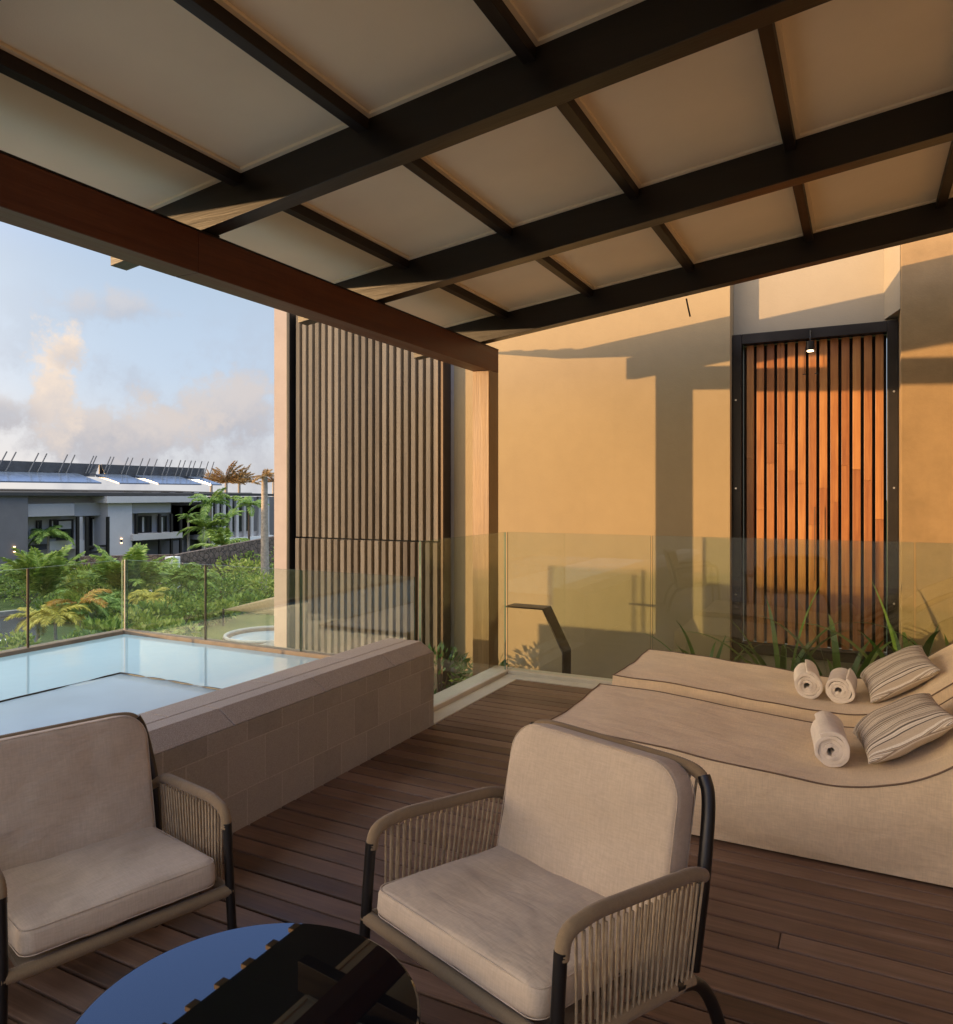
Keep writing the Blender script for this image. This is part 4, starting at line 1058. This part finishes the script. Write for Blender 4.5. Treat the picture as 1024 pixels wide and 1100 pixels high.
# clerestory strip under the roof
mb = MB(); mb.box(HX - 10, HX - 3.0, -22, RE, HZ(60, 528.5), 1.45); hp('clerestory', mb, M['win'])
for px in (10, 28, 85, 105, 125, 150, 170, 190, 205, 222):
    yq = HY(px); mb = MB(); mb.box(HX - 2.98, HX - 2.2, yq, yq + 1.0, HZ(60, 528), 1.44); hp('roof_pier', mb, M['lite_wall'])
# colonnade at the far end
mb = MB(); mb.box(HX - 14, HX - 4, HY(225) + .1, RE + 6, G, 1.1); hp('wall', mb, M['dark_wall'])
for i, px in enumerate((219, 226, 233, 240, 247, 254, 262, 270, 278, 287)):
    yq = HY(px); mb = MB(); mb.box(HX - .3, HX, yq, yq + .35, G, 1.15); hp('column', mb, M['lite_wall'] if i % 2 else M['grey_wall'])
mb = MB(); mb.box(HX - .2, HX + .25, HY(228), RE, HZ(260, 584), HZ(260, 577)); hp('balcony', mb, M['white'])
mb = MB(); mb.box(HX - 4, HX - .31, HY(217), RE, HZ(250, 577.5), HZ(250, 574)); hp('floor_slab', mb, M['grey_wall'])
for px in (230, 244, 258, 266, 282):
    mb = MB(); yq = HY(px); mb.box(HX - 3.98, HX - 3.9, yq, yq + 2.2, HZ(250, 573.8), HZ(250, 545)); hp('window', mb, M['win'])
# rubble stone walls in the garden
def stone_wall(a, c, ztop_a, ztop_c, label):
    p, q = onZ(*a, G), onZ(*c, G); d = (q - p).normalized(); n_ = Vector((-d.y, d.x, 0)) * .2; mb = MB()
    ha, hc = ztop_a, ztop_c
    mb.hexa([tuple(p - n_), tuple(q - n_), tuple(q + n_), tuple(p + n_), (*(p - n_)[:2], ha), (*(q - n_)[:2], hc), (*(q + n_)[:2], hc), (*(p + n_)[:2], ha)])
    o = mb.build('stone_wall', M['rock']); tag(o, label, 'wall', 'rubble walls in the garden')
    return o
def zat(px, py, py_top, ): p = onZ(px, py, G); dep = -math.sin(YAW) * p.x + math.cos(YAW) * p.y; return CAMH - (py_top - CYP) * dep / FPX
stone_wall((88, 626), (186, 629), zat(88, 626, 597.5), zat(186, 629, 595.5), 'long dark rubble stone wall in front of the grey hotel wing')
stone_wall((187, 629), (300, 612), zat(187, 629, 596), zat(300, 612, 575), 'rubble stone wall rising behind the palms below the white balcony')
p = onZ(185.5, 632, G); mb = MB(); zt_ = zat(185.5, 632, 598); mb.box(p.x - .35, p.x + .35, p.y - .35, p.y + .35, G, zt_); tag(mb.build('gate_pillar', M['white'], bevel=.03), 'white pillar where the two stone walls meet', 'pillar')

# round spa on the lawn
c = onZ(287, 697, G); spa = empty('round_spa', c); tag(spa, 'round sunken spa tub with a dark rim on the lawn', 'spa')
mb = MB(); RS = 1.75
prof = [(RS, 0), (RS, .55), (RS - .05, .60), (RS - .22, .60), (RS - .25, .56), (RS - .25, .2)]
mb.grid([[(r * math.cos(2 * math.pi * j / 64), r * math.sin(2 * math.pi * j / 64), z) for j in range(64)] for r, z in prof], True); mb.build('rim', plain('dark_timber_rim', (.10, .06, .04), .6), spa)
mb = MB(); mb.add([((RS - .25) * math.cos(2 * math.pi * j / 64), (RS - .25) * math.sin(2 * math.pi * j / 64), .48) for j in range(64)], [tuple(range(64))]); mb.build('water', M['spa'], spa)
mb = MB(); mb.tube([(RS * .95 * math.cos(2 * math.pi * j / 64), RS * .95 * math.sin(2 * math.pi * j / 64), .605) for j in range(64)], .07, 8, closed=True); mb.build('rim_cap', M['kerb'], spa)
# tan triangular sheet standing in for a glass reflection of a sunlit wall
a, bq, cq = onZ(240, 655, G + .8), onZ(300, 640, G + 2.0), onZ(303, 662, G + .9)
mb = MB(); rows = []
for i in range(13):
    u = i / 12; r = []
    for j in range(13):
        v = j / 12; p = a.lerp(bq, u).lerp(a.lerp(cq, u), v); p.z -= .35 * math.sin(math.pi * v) * u * (1 - .4 * u); r.append(tuple(p))
    rows.append(r)
mb.grid(rows); ss = empty('reflection_sheet', a); tag(ss, 'cream triangular sheet over the lawn, standing in for a reflection in the glass', 'shade sail')
o = mb.build('reflection_face', plain('cream_reflection', (.62, .50, .33), .9), None); o.parent = ss; o.matrix_parent_inverse = Matrix.Translation(-a)
mdf = o.modifiers.new('solid', 'SOLIDIFY'); mdf.thickness = .015
for p in (a, bq, cq):
    mb = MB(); mb.tube([(p.x, p.y, G), (p.x, p.y, p.z + .05)], .05, 8); o = mb.build('pole', M['bronze'], None); o.parent = ss; o.matrix_parent_inverse = Matrix.Translation(-a)

# palms
palm(52, 614, 576, 44, 'pale green palm with arching crown in front of the hotel balcony', 'palm_b', 13, True, .11, 1, (.1, .9), (1.2, 2.0))
palm(46, 664, 640, 92, 'big trunkless palm with stiff upright fronds left in the garden', 'palm', 20, False, seed=2, elev=(.55, 1.45), droop=(.3, 1.0))
palm(137, 662, 636, 92, 'big trunkless palm with stiff upright fronds behind the pool corner', 'palm', 22, False, seed=3, elev=(.5, 1.45), droop=(.4, 1.2))
palm(84, 692, 650, 68, 'small palm with orange and green fronds and a pale trunk base', 'palm_b', 12, True, .09, 4, (.2, 1.1), (1.0, 1.8), mat2='palm_o')
palm(40, 697, 664, 56, 'small yellow palm nearest the road', 'palm_y', 12, True, .06, 5, (.1, 1.0), (1.2, 2.2))
palm(61, 700, 664, 58, 'small yellow green palm beside the orange palm', 'palm_y', 12, True, .06, 6, (.2, 1.1), (1.2, 2.2), mat2=None)
palm(203, 606, 556, 20, 'slim palm with pale trunk in front of the timber cladding', 'palm_b', 11, True, .11, 7, (.1, 1.0), (1.0, 1.8))
palm(226, 604, 541, 44, 'tall bright green palm in front of the hotel roof', 'palm_b', 16, True, .10, 8, (-.1, 1.2), (.9, 1.9))
palm(222, 606, 568, 46, 'bushy green palm below the tall bright palm', 'palm', 15, True, .10, 9, (.0, 1.1), (.9, 1.8))
palm(238, 616, 588, 58, 'low spreading palm in front of the dark garden wall', 'palm', 18, True, .16, 10, (-.1, 1.1), (.8, 1.6), 'bark_d')
palm(268, 612, 543, 34, 'slender palm with thin dark trunk beside the white trunk', 'palm_b', 14, True, .09, 11, (-.2, 1.1), (.9, 1.8), 'bark_d')
palm(246, 606, 556, 30, 'slim palm growing before the white colonnade', 'palm_b', 12, True, .08, 16, (-.2, 1.1), (.9, 1.8))
palm(285, 632, 512, 26, 'very tall palm with thick white trunk at the corner of the tan wall', 'palm_g', 12, True, .24, 12, (-.2, 1.1), (.9, 1.8))
palm(160, 672, 646, 48, 'drooping light green palm in the middle of the garden bed', 'palm_y', 14, False, seed=13, elev=(.2, 1.3), droop=(1.4, 2.4))
palm(181, 646, 626, 66, 'wide feathery palm in front of the stone wall', 'palm', 18, False, seed=14, elev=(.2, 1.2), droop=(.8, 1.6))
palm(212, 650, 625, 40, 'feathery green palm at the back of the lawn', 'palm', 16, False, seed=15, elev=(.2, 1.2), droop=(.8, 1.6))
palm(108, 684, 656, 50, 'spiky green palm clump beside the pool corner', 'palm_b', 15, False, seed=17, elev=(.3, 1.4), droop=(1.0, 2.0))
palm(20, 640, 618, 50, 'feathery palm before the charcoal wall', 'palm', 16, False, seed=18, elev=(.1, 1.1), droop=(.8, 1.5))
# golden traveller's palms behind the roof
def far_palm(px, ytop, spread, dist, label, seed):
    random.seed(seed); d = ray(px, ytop); p = d * dist; root = empty('palm_tree', (p.x, p.y, G)); tag(root, label, 'palm', 'palms behind the hotel roof')
    h = CAMH + d.z * dist - G; mb = MB(); mb.tube([(0, 0, 0), (0, 0, h)], [.25, .18], 8); mb.build('trunk', M['bark'], root)
    mb = MB(); sp = spread * dist / FPX
    for i in range(15):
        a = R(15 + 150 * i / 14); v = Vector((.87 * math.cos(a), .49 * math.cos(a), 0))
        frond(mb, (0, 0, h), math.atan2(v.y, v.x), sp * random.uniform(.7, 1.1), max(.3, math.pi / 2 - abs(math.pi / 2 - a)), random.uniform(.3, .9), sp * .30)
    mb.build('crown', M['palm_g'], root)
far_palm(243, 519, 27, 98, 'golden wind blown palm rising above the hotel roof', 1)
far_palm(257, 519, 22, 104, 'second golden palm above the hotel roof, nearer the white trunk', 2)
far_palm(294, 518, 16, 98, 'golden palm top showing at the corner of the tan wall', 3)
far_palm(227, 517, 14, 102, 'small golden palm at the end of the louver screens', 4)

# shrubs
BL = [(12, 640, 48, 26, 'shrub', 'wide dark shrub at the foot of the charcoal wall'), (95, 640, 50, 24, 'shrub', 'dark shrub between the two big palms'),
      (150, 690, 46, 28, 'shrub_y', 'pale leaved shrub against the far pool rim'), (196, 676, 48, 26, 'shrub', 'rounded shrub at the edge of the lawn'),
      (180, 694, 56, 20, 'shrub_y', 'low pale shrub between the pool rim and lawn'), (205, 640, 54, 20, 'shrub', 'broad shrub in front of the stone wall'),
      (250, 640, 58, 20, 'shrub', 'broad shrub under the slender palm'), (285, 645, 50, 20, 'shrub_y', 'light green shrub at the foot of the white trunk'),
      (225, 622, 44, 18, 'shrub', 'dark hedge-like shrub against the stone wall'), (270, 618, 50, 22, 'shrub', 'dark shrub below the white balcony'),
      (118, 705, 46, 26, 'shrub', 'dense shrub behind the pool corner'), (90, 712, 44, 24, 'shrub', 'dense shrub below the orange palm'),
      (20, 712, 34, 22, 'shrub_y', 'small spiky shrub by the road'), (160, 636, 40, 20, 'shrub', 'shrub under the wide feathery palm'),
      (240, 668, 30, 16, 'shrub_y', 'small pale shrub on the lawn edge near the cream triangular sheet'), (130, 668, 40, 22, 'shrub', 'shrub at the foot of the upright palm'),
      (70, 668, 44, 20, 'shrub', 'shrub behind the orange palm'), (172, 655, 44, 18, 'shrub_y', 'light shrub beside the pale kerb stone'),
      (225, 655, 46, 18, 'shrub', 'shrub at the back of the lawn'), (268, 658, 40, 14, 'shrub', 'low shrub behind the spa'),
      (110, 628, 40, 14, 'shrub', 'low shrub at the foot of the long stone wall'), (298, 625, 40, 26, 'shrub', 'shrub partly hidden by the tan wall corner'),
      (250, 606, 40, 12, 'shrub_y', 'clipped shrub behind the rising stone wall'), (145, 720, 40, 22, 'shrub', 'shrub just beyond the pool glass corner'),
      (60, 722, 40, 20, 'shrub_y', 'yellowish shrub just beyond the pool glass')]
BL += [(190, 660, 40, 18, 'shrub', 'shrub behind the drooping light green palm'), (140, 645, 46, 22, 'shrub_y', 'light shrub beneath the upright palm crown'),
       (30, 650, 50, 22, 'shrub', 'dark shrub beside the pale kerb by the road'), (78, 640, 44, 20, 'shrub_y', 'light shrub in front of the charcoal wall'),
       (215, 672, 34, 18, 'shrub_y', 'leafy shrub at the near edge of the lawn'), (104, 660, 40, 20, 'shrub_y', 'leafy shrub beside the pale kerb stone'),
       (262, 628, 46, 20, 'shrub_y', 'leafy shrub in front of the rising stone wall'), (195, 628, 36, 16, 'shrub', 'dark shrub at the foot of the white pillar'),
       (283, 612, 34, 18, 'shrub', 'dark shrub behind the white palm trunk'), (165, 680, 40, 24, 'shrub', 'dark shrub under the drooping palm'),
       (238, 645, 40, 20, 'shrub', 'shrub behind the tip of the cream triangular sheet'), (120, 722, 46, 24, 'shrub_y', 'light shrub close behind the pool rim'), (175, 716, 44, 20, 'shrub', 'dark shrub close behind the pool rim')]
for i, (px, py, w, h, m_, lab) in enumerate(BL): bush(px, py, w * 1.15, h * 1.25, lab, m_, i, 560, (.20, .30, .25)[i % 3])
# shrubs close below the rail, seen through the glass
def near_bush(x, y, z, w, h, label, seed):
    random.seed(seed); root = empty('shrub', (x, y, z)); tag(root, label, 'shrub', 'shrubs beside the batten screen'); mb = MB(); st = MB()
    for i in range(420):
        v = rv(); v = v.normalized() * v.length ** .4; q = Vector((v.x * w, v.y * w * .8, h * .55 + v.z * h * .5))
        leaf_quad(mb, q, (v + rv() * .7).normalized(), rv().normalized(), random.uniform(.05, .10), .014)
    for i in range(6): e = rv(); st.tube([(0, 0, 0), (e.x * w * .7, e.y * w * .6, h * .7)], [.012, .005], 5)
    mb.build('foliage', M['strap'], root); st.build('stem', M['bark_d'], root)
near_bush(-3.35, 5.75, -.62, .38, .62, 'dark leafy shrub at the foot of the batten screen', 1)
near_bush(-2.95, 5.0, -.62, .25, .42, 'low leafy shrub under the glass railing', 2)
near_bush(-3.05, 6.1, -.62, .30, .50, 'dark leafy shrub between the post and the batten screen', 3)
